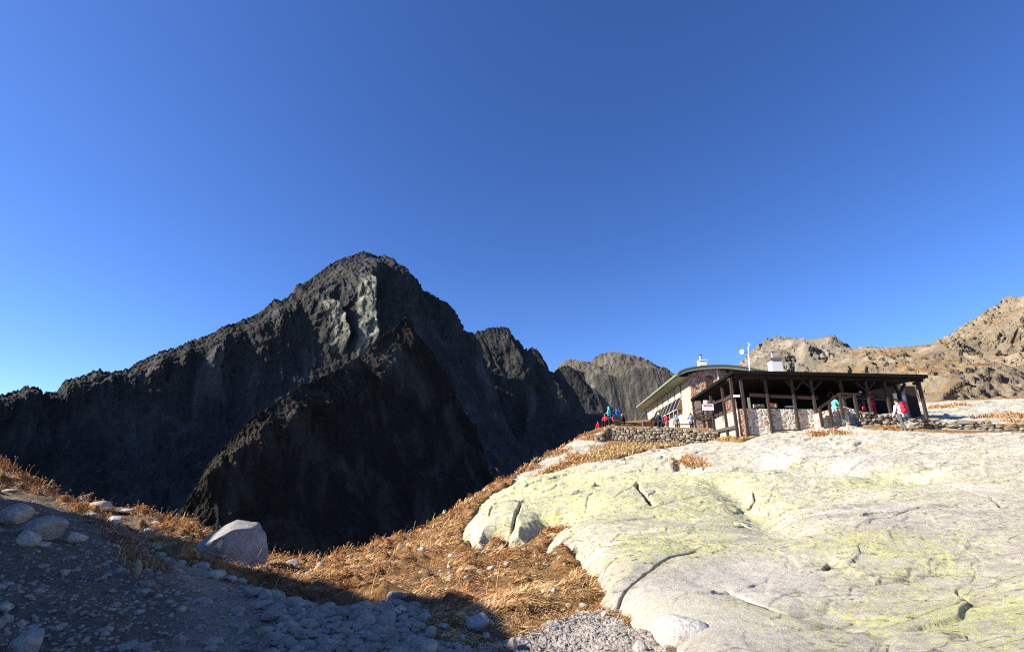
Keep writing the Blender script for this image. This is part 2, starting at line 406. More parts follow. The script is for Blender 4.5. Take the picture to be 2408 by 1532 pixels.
def inside(x, y, poly):
    r = np.zeros(np.shape(x), bool); P = np.asarray(poly)[:, :2]
    j = len(P) - 1
    for i in range(len(P)):
        xi, yi_, xj, yj = *P[i], *P[j]
        r ^= ((yi_ > y) != (yj > y)) & (x < (xj - xi) * (y - yi_) / (yj - yi_ + 1e-12) + xi)
        j = i
    return r
def sdist(x, y, poly):
    d = seg_dist(x, y, poly, True)
    return np.where(inside(x, y, poly), d, -d)

ROCK_PX = [(1655, 1037), (1560, 1052), (1475, 1068), (1437, 1081), (1341, 1092), (1283, 1113), (1239, 1120), (1207, 1121), (1198, 1137), (1153, 1158), (1123, 1182), (1099, 1218), (1070, 1269), (1071, 1276), (1079, 1284), (1093, 1296), (1118, 1296), (1110, 1310), (1095, 1328), (1099, 1336), (1122, 1337), (1136, 1328), (1141, 1308), (1154, 1287), (1174, 1274), (1177, 1296), (1200, 1299), (1212, 1286), (1255, 1278), (1267, 1262), (1296, 1242), (1335, 1236), (1318, 1258), (1296, 1266), (1265, 1294), (1263, 1307), (1271, 1315), (1309, 1308), (1329, 1309), (1342, 1328), (1360, 1351), (1385, 1366), (1400, 1390), (1388, 1423), (1397, 1442), (1422, 1447), (1450, 1456), (1468, 1468), (1500, 1482), (1545, 1500), (1552, 1532), (1570, 1640), (1600, 1900), (2900, 1900), (3100, 1300), (2800, 1025), (2408, 1019), (2200, 1014), (2100, 1008), (1990, 1003), (1900, 1006), (1800, 1020), (1740, 1036)]
SLAB_PX = [(1203, 1126), (1215, 1113), (1260, 1086), (1292, 1067), (1312, 1056), (1340, 1037), (1395, 1016), (1416, 1012), (1428, 1030), (1418, 1052), (1400, 1080), (1340, 1088), (1300, 1100), (1280, 1112)]
ROCK = hits(ROCK_PX); SLAB = hits(SLAB_PX)
GRAVEL = hits([(-400, 1532), (-300, 1200), (0, 1160), (100, 1185), (250, 1232), (300, 1250), (350, 1290), (440, 1335), (560, 1350), (700, 1382), (745, 1412), (850, 1402), (930, 1398), (1000, 1440), (1010, 1490), (1120, 1532), (1150, 1700), (900, 2200), (-300, 2200)])
GRAVEL2 = hits([(1130, 1540), (1240, 1505), (1330, 1462), (1395, 1440), (1470, 1465), (1560, 1500), (1580, 1650), (1600, 2200), (1130, 2200)])
# ------------------------------------------------------------------ foreground materials
def ground_mat():
    m, n, l, b = new_mat('turf_and_scree', 0.95, 0.1)
    v = ncoord(n, l)
    f1 = nnoise(n, l, v, 1.1, 8, 0.65); f2 = nnoise(n, l, v, 9.0, 8, 0.7); f3 = nnoise(n, l, v, 45.0, 4, 0.6)
    grav = nramp(n, l, f2, [(0.25, (0.17, 0.12, 0.08)), (0.5, (0.36, 0.265, 0.18)), (0.75, (0.56, 0.44, 0.32))])
    earth = nramp(n, l, f2, [(0.3, (0.13, 0.088, 0.055)), (0.7, (0.30, 0.21, 0.135))])
    pa = nattr(n, 'path')
    grav = nmix(n, l, pa.outputs['Fac'], nmix(n, l, 0.7, grav, earth), nmix(n, l, 0.4, grav, (0.62, 0.44, 0.31)))
    turf = nramp(n, l, f2, [(0.25, (0.10, 0.05, 0.022)), (0.5, (0.31, 0.17, 0.07)), (0.8, (0.50, 0.32, 0.14))])
    g = nattr(n, 'grass')
    gf = nmath(n, l, 'ADD', g.outputs['Fac'], nmath(n, l, 'MULTIPLY', nmath(n, l, 'SUBTRACT', f1, 0.5), 0.9))
    col = nmix(n, l, nramp(n, l, gf, [(0.42, 0.0), (0.56, 1.0)]), grav, turf)
    l.new(col, b.inputs['Base Color'])
    h = nmath(n, l, 'ADD', nmath(n, l, 'MULTIPLY', f2, 1.0), nmath(n, l, 'MULTIPLY', f3, 0.35))
    nbump(n, l, b, h, 1.0, 0.14)
    return m
def slab_mat():
    m, n, l, b = new_mat('lichen_granite', 0.85, 0.2)
    v = ncoord(n, l)
    mp = n.new('ShaderNodeMapping'); mp.inputs['Rotation'].default_value = (0, 0, math.radians(-28)); mp.inputs['Scale'].default_value = (0.35, 1.6, 1.0)
    l.new(ncoord(n, l), mp.inputs['Vector']); vs = mp.outputs['Vector']
    mf = n.new('ShaderNodeMapping'); mf.inputs['Rotation'].default_value = (0, 0, math.radians(-28)); mf.inputs['Scale'].default_value = (0.65, 1.25, 1.0); l.new(v, mf.inputs['Vector']); vf = mf.outputs['Vector']
    big = nnoise(n, l, v, 0.33, 6, 0.6); mid = nnoise(n, l, vs, 2.2, 8, 0.68, 0.4); fin = nnoise(n, l, vf, 8.0, 10, 0.82); grain = nnoise(n, l, vf, 42.0, 5, 0.75)
    rock = nramp(n, l, mid, [(0.25, (0.37, 0.335, 0.275)), (0.48, (0.54, 0.495, 0.41)), (0.72, (0.69, 0.645, 0.55))])
    rock = nmix(n, l, 0.75, rock, nramp(n, l, fin, [(0.34, (0.36, 0.35, 0.32)), (0.45, (0.82, 0.80, 0.75)), (0.54, (1.0, 0.99, 0.97)), (0.75, (1.2, 1.18, 1.15))]), 'MULTIPLY')
    rock = nmix(n, l, 0.8, rock, nramp(n, l, grain, [(0.36, (0.5, 0.49, 0.45)), (0.46, (0.97, 0.96, 0.94)), (0.7, (1.15, 1.15, 1.13))]), 'MULTIPLY')
    zone = nnoise(n, l, vs, 0.55, 7, 0.7, 0.5)
    rock = nmix(n, l, nramp(n, l, zone, [(0.42, 0.65), (0.50, 0.0)]), rock, nmix(n, l, 0.6, rock, (0.46, 0.40, 0.36)))
    rock = nmix(n, l, nramp(n, l, zone, [(0.53, 0.0), (0.60, 0.6)]), rock, nmix(n, l, 0.6, rock, (0.80, 0.77, 0.70)))
    wv = n.new('ShaderNodeVectorMath'); wv.operation = 'MULTIPLY_ADD'; nzc = n.new('ShaderNodeTexNoise'); nzc.inputs['Scale'].default_value = 0.8; nzc.inputs['Detail'].default_value = 6; l.new(v, nzc.inputs['Vector'])
    l.new(nzc.outputs['Color'], wv.inputs[0]); wv.inputs[1].default_value = (1.1, 1.1, 1.1); l.new(vs, wv.inputs[2])
    jv = n.new('ShaderNodeTexVoronoi'); jv.feature = 'DISTANCE_TO_EDGE'; jv.inputs['Scale'].default_value = 0.9; l.new(wv.outputs[0], jv.inputs['Vector'])
    jm = nmath(n, l, 'MULTIPLY', nramp(n, l, jv.outputs['Distance'], [(0.006, 1.0), (0.020, 0.0)]), nramp(n, l, zone, [(0.40, 0.0), (0.50, 1.0)]))
    rock = nmix(n, l, nmath(n, l, 'MULTIPLY', jm, 0.85), rock, (0.16, 0.13, 0.09))
    # pale green crust lichen, then bright map lichen, then black spots
    cr = nmath(n, l, 'MULTIPLY', nramp(n, l, big, [(0.38, 0.0), (0.62, 1.0)]), nramp(n, l, fin, [(0.42, 0.0), (0.60, 1.0)]))
    rock = nmix(n, l, nmath(n, l, 'MULTIPLY', cr, 0.5), rock, (0.58, 0.57, 0.33))
    li = nattr(n, 'lichen')
    p1 = nnoise(n, l, v, 2.6, 8, 0.72); p2 = nnoise(n, l, v, 14.0, 8, 0.8)
    lm = nmath(n, l, 'ADD', nmath(n, l, 'MULTIPLY', p1, 0.38), nmath(n, l, 'MULTIPLY', p2, 0.85))
    lm = nmath(n, l, 'ADD', lm, nmath(n, l, 'MULTIPLY', li.outputs['Fac'], 0.10))
    rock = nmix(n, l, nmath(n, l, 'MULTIPLY', nramp(n, l, lm, [(0.700, 0.0), (0.718, 1.0)]), 0.8), rock, (0.60, 0.60, 0.20))
    sp = n.new('ShaderNodeTexVoronoi'); sp.inputs['Scale'].default_value = 7.0; sp.inputs['Randomness'].default_value = 1.0; l.new(v, sp.inputs['Vector'])
    spots = nmath(n, l, 'MULTIPLY', nramp(n, l, nmath(n, l, 'ADD', sp.outputs['Distance'], nmath(n, l, 'MULTIPLY', fin, 0.35)), [(0.39, 1.0), (0.44, 0.0)]), nramp(n, l, p1, [(0.44, 0.0), (0.56, 1.0)]))
    rock = nmix(n, l, nmath(n, l, 'MULTIPLY', spots, 0.75), rock, (0.09, 0.09, 0.08))
    # freshly scoured pale patches
    pl = nattr(n, 'fresh')
    pm = nmath(n, l, 'ADD', nmath(n, l, 'MULTIPLY', pl.outputs['Fac'], 0.8), nmath(n, l, 'ADD', nmath(n, l, 'MULTIPLY', nmath(n, l, 'SUBTRACT', p1, 0.5), 1.6), nmath(n, l, 'MULTIPLY', nmath(n, l, 'SUBTRACT', p2, 0.5), 1.4)))
    rock = nmix(n, l, nmath(n, l, 'MULTIPLY', nramp(n, l, pm, [(0.38, 0.0), (0.60, 1.0)]), 0.65), rock, (0.60, 0.55, 0.47))
    ck = nattr(n, 'crack')
    rock = nmix(n, l, ck.outputs['Fac'], rock, (0.10, 0.075, 0.05))
    l.new(rock, b.inputs['Base Color'])
    h = nmath(n, l, 'ADD', nmath(n, l, 'MULTIPLY', mid, 1.0), nmath(n, l, 'ADD', nmath(n, l, 'MULTIPLY', fin, 0.7), nmath(n, l, 'MULTIPLY', grain, 0.22)))
    nbump(n, l, b, h, 0.85, 0.10)
    return m
def stone_mat(name, lo, hi):
    m, n, l, b = new_mat(name, 0.9, 0.15)
    v = ncoord(n, l)
    f = nnoise(n, l, v, 3.0, 8, 0.7); f2 = nnoise(n, l, v, 26.0, 5, 0.7)
    c = nramp(n, l, f, [(0.3, lo), (0.7, hi)])
    c = nmix(n, l, 0.7, c, nramp(n, l, f2, [(0.35, (0.55, 0.55, 0.55)), (0.6, (1.05, 1.05, 1.05))]), 'MULTIPLY')
    rnd = n.new('ShaderNodeObjectInfo')
    c = nmix(n, l, 1.0, c, nramp(n, l, rnd.outputs['Random'], [(0.0, (0.8, 0.8, 0.8)), (1.0, (1.12, 1.1, 1.06))]), 'MULTIPLY')
    l.new(c, b.inputs['Base Color'])
    nbump(n, l, b, nmath(n, l, 'ADD', f, nmath(n, l, 'MULTIPLY', f2, 0.4)), 0.7, 0.05)
    return m
M_ground = ground_mat(); M_slab = slab_mat()
M_stone = stone_mat('granite_stone', (0.34, 0.28, 0.22), (0.62, 0.53, 0.44))
M_white = stone_mat('white_granite', (0.40, 0.38, 0.345), (0.62, 0.59, 0.54))
M_tan = stone_mat('tan_stone', (0.28, 0.22, 0.14), (0.42, 0.34, 0.22))

# ------------------------------------------------------------------ ground sheet
def ground_rough(x, y, grass):
    r = np.hypot(x, y)
    k = np.clip(r / 9.0, 0.45, 1.6)
    z = 0.13 * k * fbm(x * 0.7, y * 0.7, 0 * x, 4, seed=81) + 0.035 * fbm(x * 3.2, y * 3.2, 0 * x, 4, seed=82)
    hum = np.maximum(0, fbm(x * 1.5, y * 1.5, 0 * x, 3, seed=83))
    flat = 1 - smooth(y, 34, 40) * smooth(x / np.maximum(y, 1), 0.10, 0.16) * (1 - smooth(y, 62, 80)) * 0.9
    flat = flat * (1 - 0.9 * smooth(x / np.maximum(y, 1), 0.42, 0.52) * smooth(y, 15, 20))
    return (z + grass * hum * 0.30 * k) * flat
def grass_mask(x, y):
    d = np.maximum(sdist(x, y, GRAVEL), sdist(x, y, GRAVEL2))
    w = 0.35 * fbm(x * 0.9, y * 0.9, 0 * x, 4, seed=91)
    m = smooth(-(d + w), -0.12, 0.2)
    lft = smooth(-x / np.maximum(y, .1), 0.62, 0.80)
    tus = smooth(fbm(x * 0.75, y * 0.75, 0 * x, 3, seed=93), -0.10, 0.12)
    return m * (1 - lft * (1 - tus))
BANK = hits([(585, 1352), (640, 1362), (700, 1382), (770, 1408), (820, 1400)])
HOLE = hits([(955, 1325), (985, 1318)]); HOLE2 = hits([(1300, 1420), (1340, 1425)]); LEDGE = hits([(800, 1393), (860, 1397), (925, 1398)])
def bank_cut(x, y):
    z = 0 * x
    z -= 0.30 * np.exp(-(seg_dist(x, y, BANK) / 0.45) ** 2)
    z -= 0.55 * np.exp(-(seg_dist(x, y, HOLE) / 0.5) ** 2)
    z -= 0.35 * np.exp(-(seg_dist(x, y, HOLE2) / 0.28) ** 2)
    z -= 0.22 * np.exp(-(seg_dist(x, y, LEDGE) / 0.25) ** 2)
    return z
def terrace_cut(x, y, z):
    d = sdist(x, y, TERR)
    return np.where(d > -0.2, np.minimum(z, TERR_Z - 0.35 * smooth(d, -.2, .6)), z)
TW0, TW1 = atS(1940, 1362, 43.5), atS(2275, 1372, 38.5)
TERR = np.array([atS(1930, 1362, 44.1), atS(2285, 1372, 39.2), atS(2345, 1360, 45), atS(2260, 1352, 50), atS(2140, 1358, 70), atS(1955, 1358, 54)])
TERR_Z = float(min(TW0[2], TW1[2])) + 0.10
def terrain_z(x, y):
    x = np.asarray(x, float); y = np.asarray(y, float)
    g = grass_mask(x, y)
    return terrace_cut(x, y, ground_z(x, y) + ground_rough(x, y, g) * np.exp(-np.maximum(0, np.hypot(x, y) - 60) / 60) + bank_cut(x, y))
PATHP = hits([(262, 1232), (330, 1246), (420, 1310), (560, 1362), (740, 1412), (900, 1430), (985, 1490), (1010, 1560), (700, 2000), (200, 1640), (420, 1480), (430, 1400), (370, 1345), (345, 1290)])
def path_mask(x, y): return smooth(sdist(x, y, PATHP) + 0.3 * fbm(x * 1.1, y * 1.1, 0 * x, 4, seed=95), -0.15, 0.35)
na, ny = 900, 560
aa = np.linspace(-1.9, 1.65, na); yy = np.exp(np.linspace(math.log(1.3), math.log(170), ny))
A2, Y2 = np.meshgrid(aa, yy, indexing='ij')
X2 = A2 * Y2
gm = grass_mask(X2, Y2)
d_rock = sdist(X2, Y2, ROCK); d_slab = np.maximum(sdist(X2, Y2, SLAB), sdist(X2, Y2, hits([(2105, 1004), (2200, 1008), (2408, 1012), (2800, 1015), (2900, 925), (2408, 936), (2200, 943), (2000, 955), (1960, 985)])))
Z2 = ground_z(X2, Y2) + ground_rough(X2, Y2, gm) + bank_cut(X2, Y2)
Z2 = terrace_cut(X2, Y2, Z2)
Z2 -= 0.5 * smooth(d_rock, 0.1, 0.6) * np.clip(Y2 / 8, .5, 2) + 0.9 * smooth(d_slab, -0.2, 0.5)
keep = (d_rock < 2.5)
ground = np_mesh('ground', np.stack([X2, Y2, Z2], -1).reshape(-1, 3), grid_faces(na, ny), M_ground, attrs={'grass': gm.ravel(), 'path': path_mask(X2, Y2).ravel()})
tag(ground, kind='structure')

# ------------------------------------------------------------------ glacier-polished granite slabs
CRACKS = [  # picture polyline, half width m, depth m, darkness
    ([(1500, 1140), (1501, 1178), (1523, 1207), (1535, 1228)], 0.045, 0.25, 1.0),
    ([(1523, 1207), (1545, 1188)], 0.03, 0.1, 0.9),
    ([(1240, 1180), (1237, 1200), (1230, 1212)], 0.13, 0.5, 1.0),
    ([(1235, 1190), (1252, 1186)], 0.08, 0.25, 1.0),
    ([(1228, 1215), (1222, 1238), (1205, 1265), (1177, 1276)], 0.04, 0.15, 0.8),
    ([(1440, 1450), (1480, 1422), (1530, 1384), (1562, 1362), (1600, 1342), (1640, 1322)], 0.022, 0.10, 0.8),
    ([(1715, 1408), (1760, 1422), (1790, 1432), (1830, 1440), (1870, 1452)], 0.04, 0.10, 0.55),
    ([(1592, 1076), (1594, 1104)], 0.10, 0.25, 0.9),
    ([(1600, 1080), (1625, 1086), (1655, 1100)], 0.16, 0.25, 0.9),
    ([(1480, 1130), (1560, 1120), (1640, 1118), (1720, 1104), (1800, 1090)], 0.06, 0.12, 0.5),
    ([(1790, 1108), (1900, 1085), (1960, 1075), (2030, 1052)], 0.05, 0.10, 0.4),
    ([(2080, 1240), (2120, 1228), (2180, 1206)], 0.035, 0.10, 0.8),
    ([(1940, 1335), (1952, 1326)], 0.04, 0.12, 1.0),
    ([(1760, 1185), (1775, 1172), (1772, 1158)], 0.03, 0.1, 0.8),
    ([(1860, 1110), (1880, 1118), (1905, 1122)], 0.04, 0.1, 0.6),
    ([(2240, 1150), (2330, 1190), (2360, 1215)], 0.03, 0.08, 0.5),
    ([(1150, 1255), (1165, 1215)], 0.025, 0.06, 0.5),
    ([(1992, 1104), (2080, 1078), (2160, 1056), (2315, 1028)], 0.030, 0.05, 0.35),
    ([(1750, 1045), (1830, 1044), (1911, 1041)], 0.035, 0.08, 0.5),
    ([(1337, 1287), (1386, 1211), (1420, 1178), (1462, 1144)], 0.020, 0.05, 0.5),
    ([(1440, 1220), (1490, 1180), (1543, 1144)], 0.018, 0.04, 0.5),
    ([(1534, 1234), (1600, 1206), (1669, 1180)], 0.018, 0.04, 0.45),
    ([(2068, 1480), (2158, 1444), (2270, 1400), (2350, 1372)], 0.022, 0.04, 0.35),
    ([(1640, 1322), (1700, 1300), (1790, 1290)], 0.018, 0.03, 0.4),
    ([(1870, 1452), (1960, 1470), (2050, 1482)], 0.022, 0.05, 0.3),
    ([(1562, 1120), (1600, 1140), (1660, 1150)], 0.025, 0.06, 0.5),
    ([(2180, 1206), (2260, 1190), (2330, 1192)], 0.022, 0.05, 0.5),
    ([(1950, 1250), (2020, 1262), (2080, 1240)], 0.020, 0.04, 0.4),
]
CREASE = [([(1690, 1138), (1740, 1178), (1785, 1215), (1835, 1258)], 0.55, 0.24), ([(1700, 1412), (1850, 1450), (1980, 1440)], 0.35, 0.10), ([(1440, 1452), (1530, 1386), (1640, 1322)], 0.22, 0.05), ([(1800, 1090), (1950, 1110), (2150, 1120)], 1.2, 0.25), ([(1980, 1440), (2200, 1370), (2408, 1330)], 0.6, 0.12)]
FRESH = [([(1560, 1440), (1660, 1430), (1760, 1395)], 0.9), ([(1700, 1380), (1800, 1350), (1850, 1370)], 0.8), ([(1480, 1470), (1600, 1500), (1700, 1520)], 0.9), ([(1800, 1090), (1860, 1060)], 1.2), ([(1640, 1108), (1700, 1100)], 0.8), ([(2230, 1150), (2300, 1165)], 0.7), ([(2300, 1005), (2380, 1012)], 1.0), ([(1960, 1105), (2080, 1070)], 0.7)]
LICH = [([(1180, 1180), (1230, 1150), (1330, 1140), (1480, 1150), (1600, 1140)], 6.0), ([(1300, 1230), (1530, 1240), (1660, 1200)], 3.5), ([(1560, 1330), (1620, 1300)], 1.3), ([(1740, 1480), (1800, 1490)], 0.9), ([(2050, 1130), (2150, 1140)], 2.5), ([(2250, 1470), (2400, 1440)], 1.5), ([(2000, 1290), (2100, 1300)], 1.5)]
def rock_z(X, Y, poly, rim):
    d = sdist(X, Y, poly)
    far = np.clip(Y / 10, 0.55, 2.6)
    dw = d + 0.10 * far * fbm(X * 1.3, Y * 1.3, 0 * X, 3, seed=101)
    rim = rim * (1 - smooth(Y, 16, 25))
    snk = 0.35 * (1 - 0.85 * smooth(Y, 16, 25))
    z = ground_z(X, Y) - snk * far + (snk + rim) * far * (1 - np.exp(-np.maximum(dw, 0) / (0.30 * far))) - rim * far * 0.85 * smooth(dw, 0.6 * far, 4.0 * far)
    c, s_ = math.cos(math.radians(-32)), math.sin(math.radians(-32))
    U = X * c - Y * s_; W = X * s_ + Y * c
    z += 0.22 * fbm(X * 0.23, Y * 0.23, 0 * X, 3, seed=103) * smooth(d, 0, 3)
    z += 0.026 * far * ridged(U * 0.35, W * 1.1, 0 * X, 6, gain=0.6, seed=105) * smooth(d, -.1, 1.0)
    pu, pw = U / 2.9 + 0.30 * fbm(X * .5, Y * .5, 0 * X, 3, seed=111), W / 1.15 + 0.45 * fbm(X * .6, Y * .6, 0 * X + 5, 3, seed=112)
    e1, r1, r2, ox, oy = worley(pu, pw, 7)
    msk = smooth(fbm(X * 0.22, Y * 0.22, 0 * X + 2, 2, seed=113), -0.12, 0.25) * smooth(d, 0.1, 1.2)
    z += (0.2 + 0.8 * msk) * smooth(d, 0.1, 1.0) * far * (0.065 * (r1 - .5) + 0.20 * (r2 - .5) * oy + 0.10 * (r1 - .5) * ox) * (0.25 + 0.75 * smooth(e1, 0.0, 0.05))
    e2, r1, r2, ox, oy = worley(U / 0.85 + 0.4 * fbm(X * 1.1, Y * 1.1, 0 * X, 3, seed=114), W / 0.4 + 0.4 * fbm(X * 1.3, Y * 1.3, 0 * X + 3, 3, seed=115), 9)
    z += (0.35 + 0.65 * msk) * far * 0.075 * ((r1 - .5) * .35 + (r2 - .5) * oy) * smooth(e2, 0.0, 0.10)
    z -= msk * 0.022 * np.exp(-(e1 / 0.035) ** 2) * (r2 > .35)
    z += 0.024 * far * fbm(X * 3.0, Y * 3.0, 0 * X, 5, seed=107)
    ck = 0 * X
    for pl, w, dep, dk in CRACKS:
        h = hits(pl); dd = seg_dist(X, Y, h)
        near = np.clip(h[:, 1].mean() / 14, 0.8, 1.5)
        wob = 1 + 0.6 * noise3(X * 4, Y * 4, 0 * X, 5)
        g = np.exp(-(dd / (w * near * wob)) ** 2)
        z -= dep * near * g; ck = np.maximum(ck, dk * smooth(g, 0.35, 0.8))
    for pl, w, dep in CREASE:
        dd = seg_dist(X, Y, hits(pl)); z -= dep * np.exp(-(dd / w) ** 2)
    li = 0 * X; fr = 0 * X
    for pl, w in LICH: li = np.maximum(li, np.exp(-(seg_dist(X, Y, hits(pl)) / w) ** 2))
    for pl, w in FRESH: fr = np.maximum(fr, np.exp(-(seg_dist(X, Y, hits(pl)) / w) ** 2))
    return z, d, {'crack': ck.ravel(), 'lichen': li.ravel(), 'fresh': fr.ravel()}
def build_rock(name, poly, arange, yrange, na, ny, rim):
    a = np.linspace(*arange, na); y = np.exp(np.linspace(math.log(yrange[0]), math.log(yrange[1]), ny))
    A_, Y_ = np.meshgrid(a, y, indexing='ij'); X_ = A_ * Y_
    z, d, at_ = rock_z(X_, Y_, poly, rim)
    V = np.stack([X_, Y_, z], -1).reshape(-1, 3)
    F = grid_faces(na, ny, (d > -0.12 * np.clip(Y_ / 10, 1, 3)))
    V, F, at_ = compact(V, F, at_)
    return tag(np_mesh(name, V, F, M_slab, attrs=at_), kind='structure')
build_rock('granite_slab', ROCK, (-0.22, 1.6), (2.6, 36), 1000, 900, 0.42)
PLAT = hits([(2105, 1004), (2200, 1008), (2408, 1012), (2800, 1015), (2900, 925), (2408, 936), (2200, 943), (2000, 955), (1960, 985)])
build_rock('granite_pavement', PLAT, (0.62, 1.65), (20, 85), 420, 420, 0.15)
build_rock('granite_ledge', SLAB, (-0.05, 0.26), (20, 52), 260, 300, 0.25)

# ------------------------------------------------------------------ hillside left of the frame, the one that shades the path
# crest of the hill in the sun's view: (distance across the light, height where the grazing ray passes x = 0)
CREST = [(-6, -1.0), (0, -1.3), (2.8, -1.45), (4.45, -1.56), (5.02, -1.57), (5.5, -1.64), (6.25, -1.78), (6.84, -1.90), (7.3, -2.02), (7.88, -2.27), (8.2, -2.50), (8.46, -3.10), (9.05, -3.48), (9.97, -3.95), (10.8, -4.6), (11.6, -5.40), (12.3, -5.50), (12.9, -5.30), (13.8, -5.75), (14.3, -6.4), (14.8, -7.9), (15.3, -8.75), (17, -9.9), (20, -12.0)]
tA, tE = math.tan(SUN_AZ), math.tan(SUN_EL) / math.cos(SUN_AZ)
cy_ = np.arange(CREST[0][0], CREST[-1][0], 0.12)[::-1]
cz_ = np.interp(cy_, [q[0] for q in CREST], [q[1] for q in CREST]) + 0.05 * fbm(cy_ * 1.6, 0 * cy_, 0 * cy_, 4, seed=119)
cx_ = -(5 + 1.15 * np.maximum(cy_, 2))
rid = np.stack([cx_, cy_ + cx_ * tA, cz_ - tE * cx_], 1)
rows = []
foot = rid + np.array([1.3, 0.15, 0]); foot[:, 2] = ground_z(foot[:, 0], np.maximum(foot[:, 1], 1.0)) - 2.5
for f in np.linspace(0, 1, 14):
    r = foot * (1 - f) + rid * f
    k = math.sin(math.pi * f)
    r[:, 0] += 0.35 * k * fbm(r[:, 0] * .9, r[:, 1] * .9, r[:, 2] * .9, 4, seed=121); rows.append(r)
for dx, dz in ((1.5, -.6), (5, -1.0), (12, -.5), (30, 4), (70, 14)):
    rows.append(rid + np.array([-dx, -dx * .1, dz]) + np.array([0, 0, 1.0]) * 0.25 * fbm(rid[:, 0] * .5, rid[:, 1] * .5, rid[:, 2] * 0 + dx, 3, seed=123)[:, None])
G = np.stack(rows, 1)
hs_o = np_mesh('hillside', G.reshape(-1, 3), grid_faces(G.shape[0], G.shape[1]), M_ground, attrs={'grass': np.ones(G.shape[0] * G.shape[1])})
tag(hs_o, kind='structure')
# ------------------------------------------------------------------ stones
def ico(sub):
    bm = bmesh.new(); bmesh.ops.create_icosphere(bm, subdivisions=sub, radius=1.0)
    V = np.array([v.co[:] for v in bm.verts]); F = np.array([[v.index for v in f.verts] for f in bm.faces]); bm.free()
    return V, F
ICO = {k: ico(k) for k in (1, 2, 3, 4)}
def stone_shape(sub, seed, planes=9, lo=0.55, hi=0.9, rough=0.06):
    r = np.random.default_rng(seed)
    V, F = ICO[sub]; V = V.copy()
    for _ in range(planes):
        nrm = r.normal(size=3); nrm /= np.linalg.norm(nrm)
        d = r.uniform(lo, hi); k = V @ nrm - d
        V -= np.outer(np.maximum(k, 0) * 0.92, nrm)
    q = V * 1.6 + seed * 3.1
    V *= (1 + rough * 1.6 * fbm(q[:, 0], q[:, 1], q[:, 2], 4, seed=seed))[:, None]
    if sub >= 3:
        q = V * 6 + seed
        V *= (1 + rough * 0.5 * fbm(q[:, 0], q[:, 1], q[:, 2], 3, seed=seed + 1))[:, None]
    lo_, hi_ = V.min(0), V.max(0)
    return (V - (lo_ + hi_) / 2) / (hi_ - lo_) * 2, F
def rock_top(x, y):
    """surface height with the slabs included"""
    x = np.atleast_1d(np.asarray(x, float)); y = np.atleast_1d(np.asarray(y, float))
    z = terrain_z(x, y)
    for poly, rim in ((ROCK, .42), (SLAB, .25), (PLAT, .15)):
        zr, d, _ = rock_z(x, y, poly, rim)
        z = np.where(d > 0, zr, z)
    return z
SPOTS = []
def boulder(name, px, py, w, h, mat, label, group, seed, sub=3, deep=1.0, sink=0.08, planes=9, cat='stone', rot=None):
    """a stone whose foot shows at picture point px,py and which is w x h picture units large"""
    p = hit(px, py); Y = p[1]
    sc = Y * math.sqrt(1 + (p[2] / Y) ** 2) / F_D
    W = w * sc * 0.5 * 1.0; H = h * sc * 0.5 / (1 - sink) ; Dp = W * deep
    V, F = stone_shape(sub, seed, planes)
    V = V * np.array([W, Dp, H])
    th = (seed * 0.7) % 0.6 - 0.3 if rot is None else rot
    SPOTS.append((p[0], Y, W, Dp))
    c, s_ = math.cos(th), math.sin(th)
    V = np.stack([V[:, 0] * c - V[:, 1] * s_, V[:, 0] * s_ + V[:, 1] * c, V[:, 2]], 1)
    cx, cy = p[0] * (Y + Dp * .7) / Y, Y + Dp * 0.7
    cz = min(float(terrain_z(p[0], Y)), p[2] + 0.1 * H) + H * (1 - 2 * sink)
    o = np_mesh(name, V, F, mat)
    o.location = (cx, cy, cz)
    return tag(o, label, cat, group)
G_B = 'boulders on the shaded left bank'
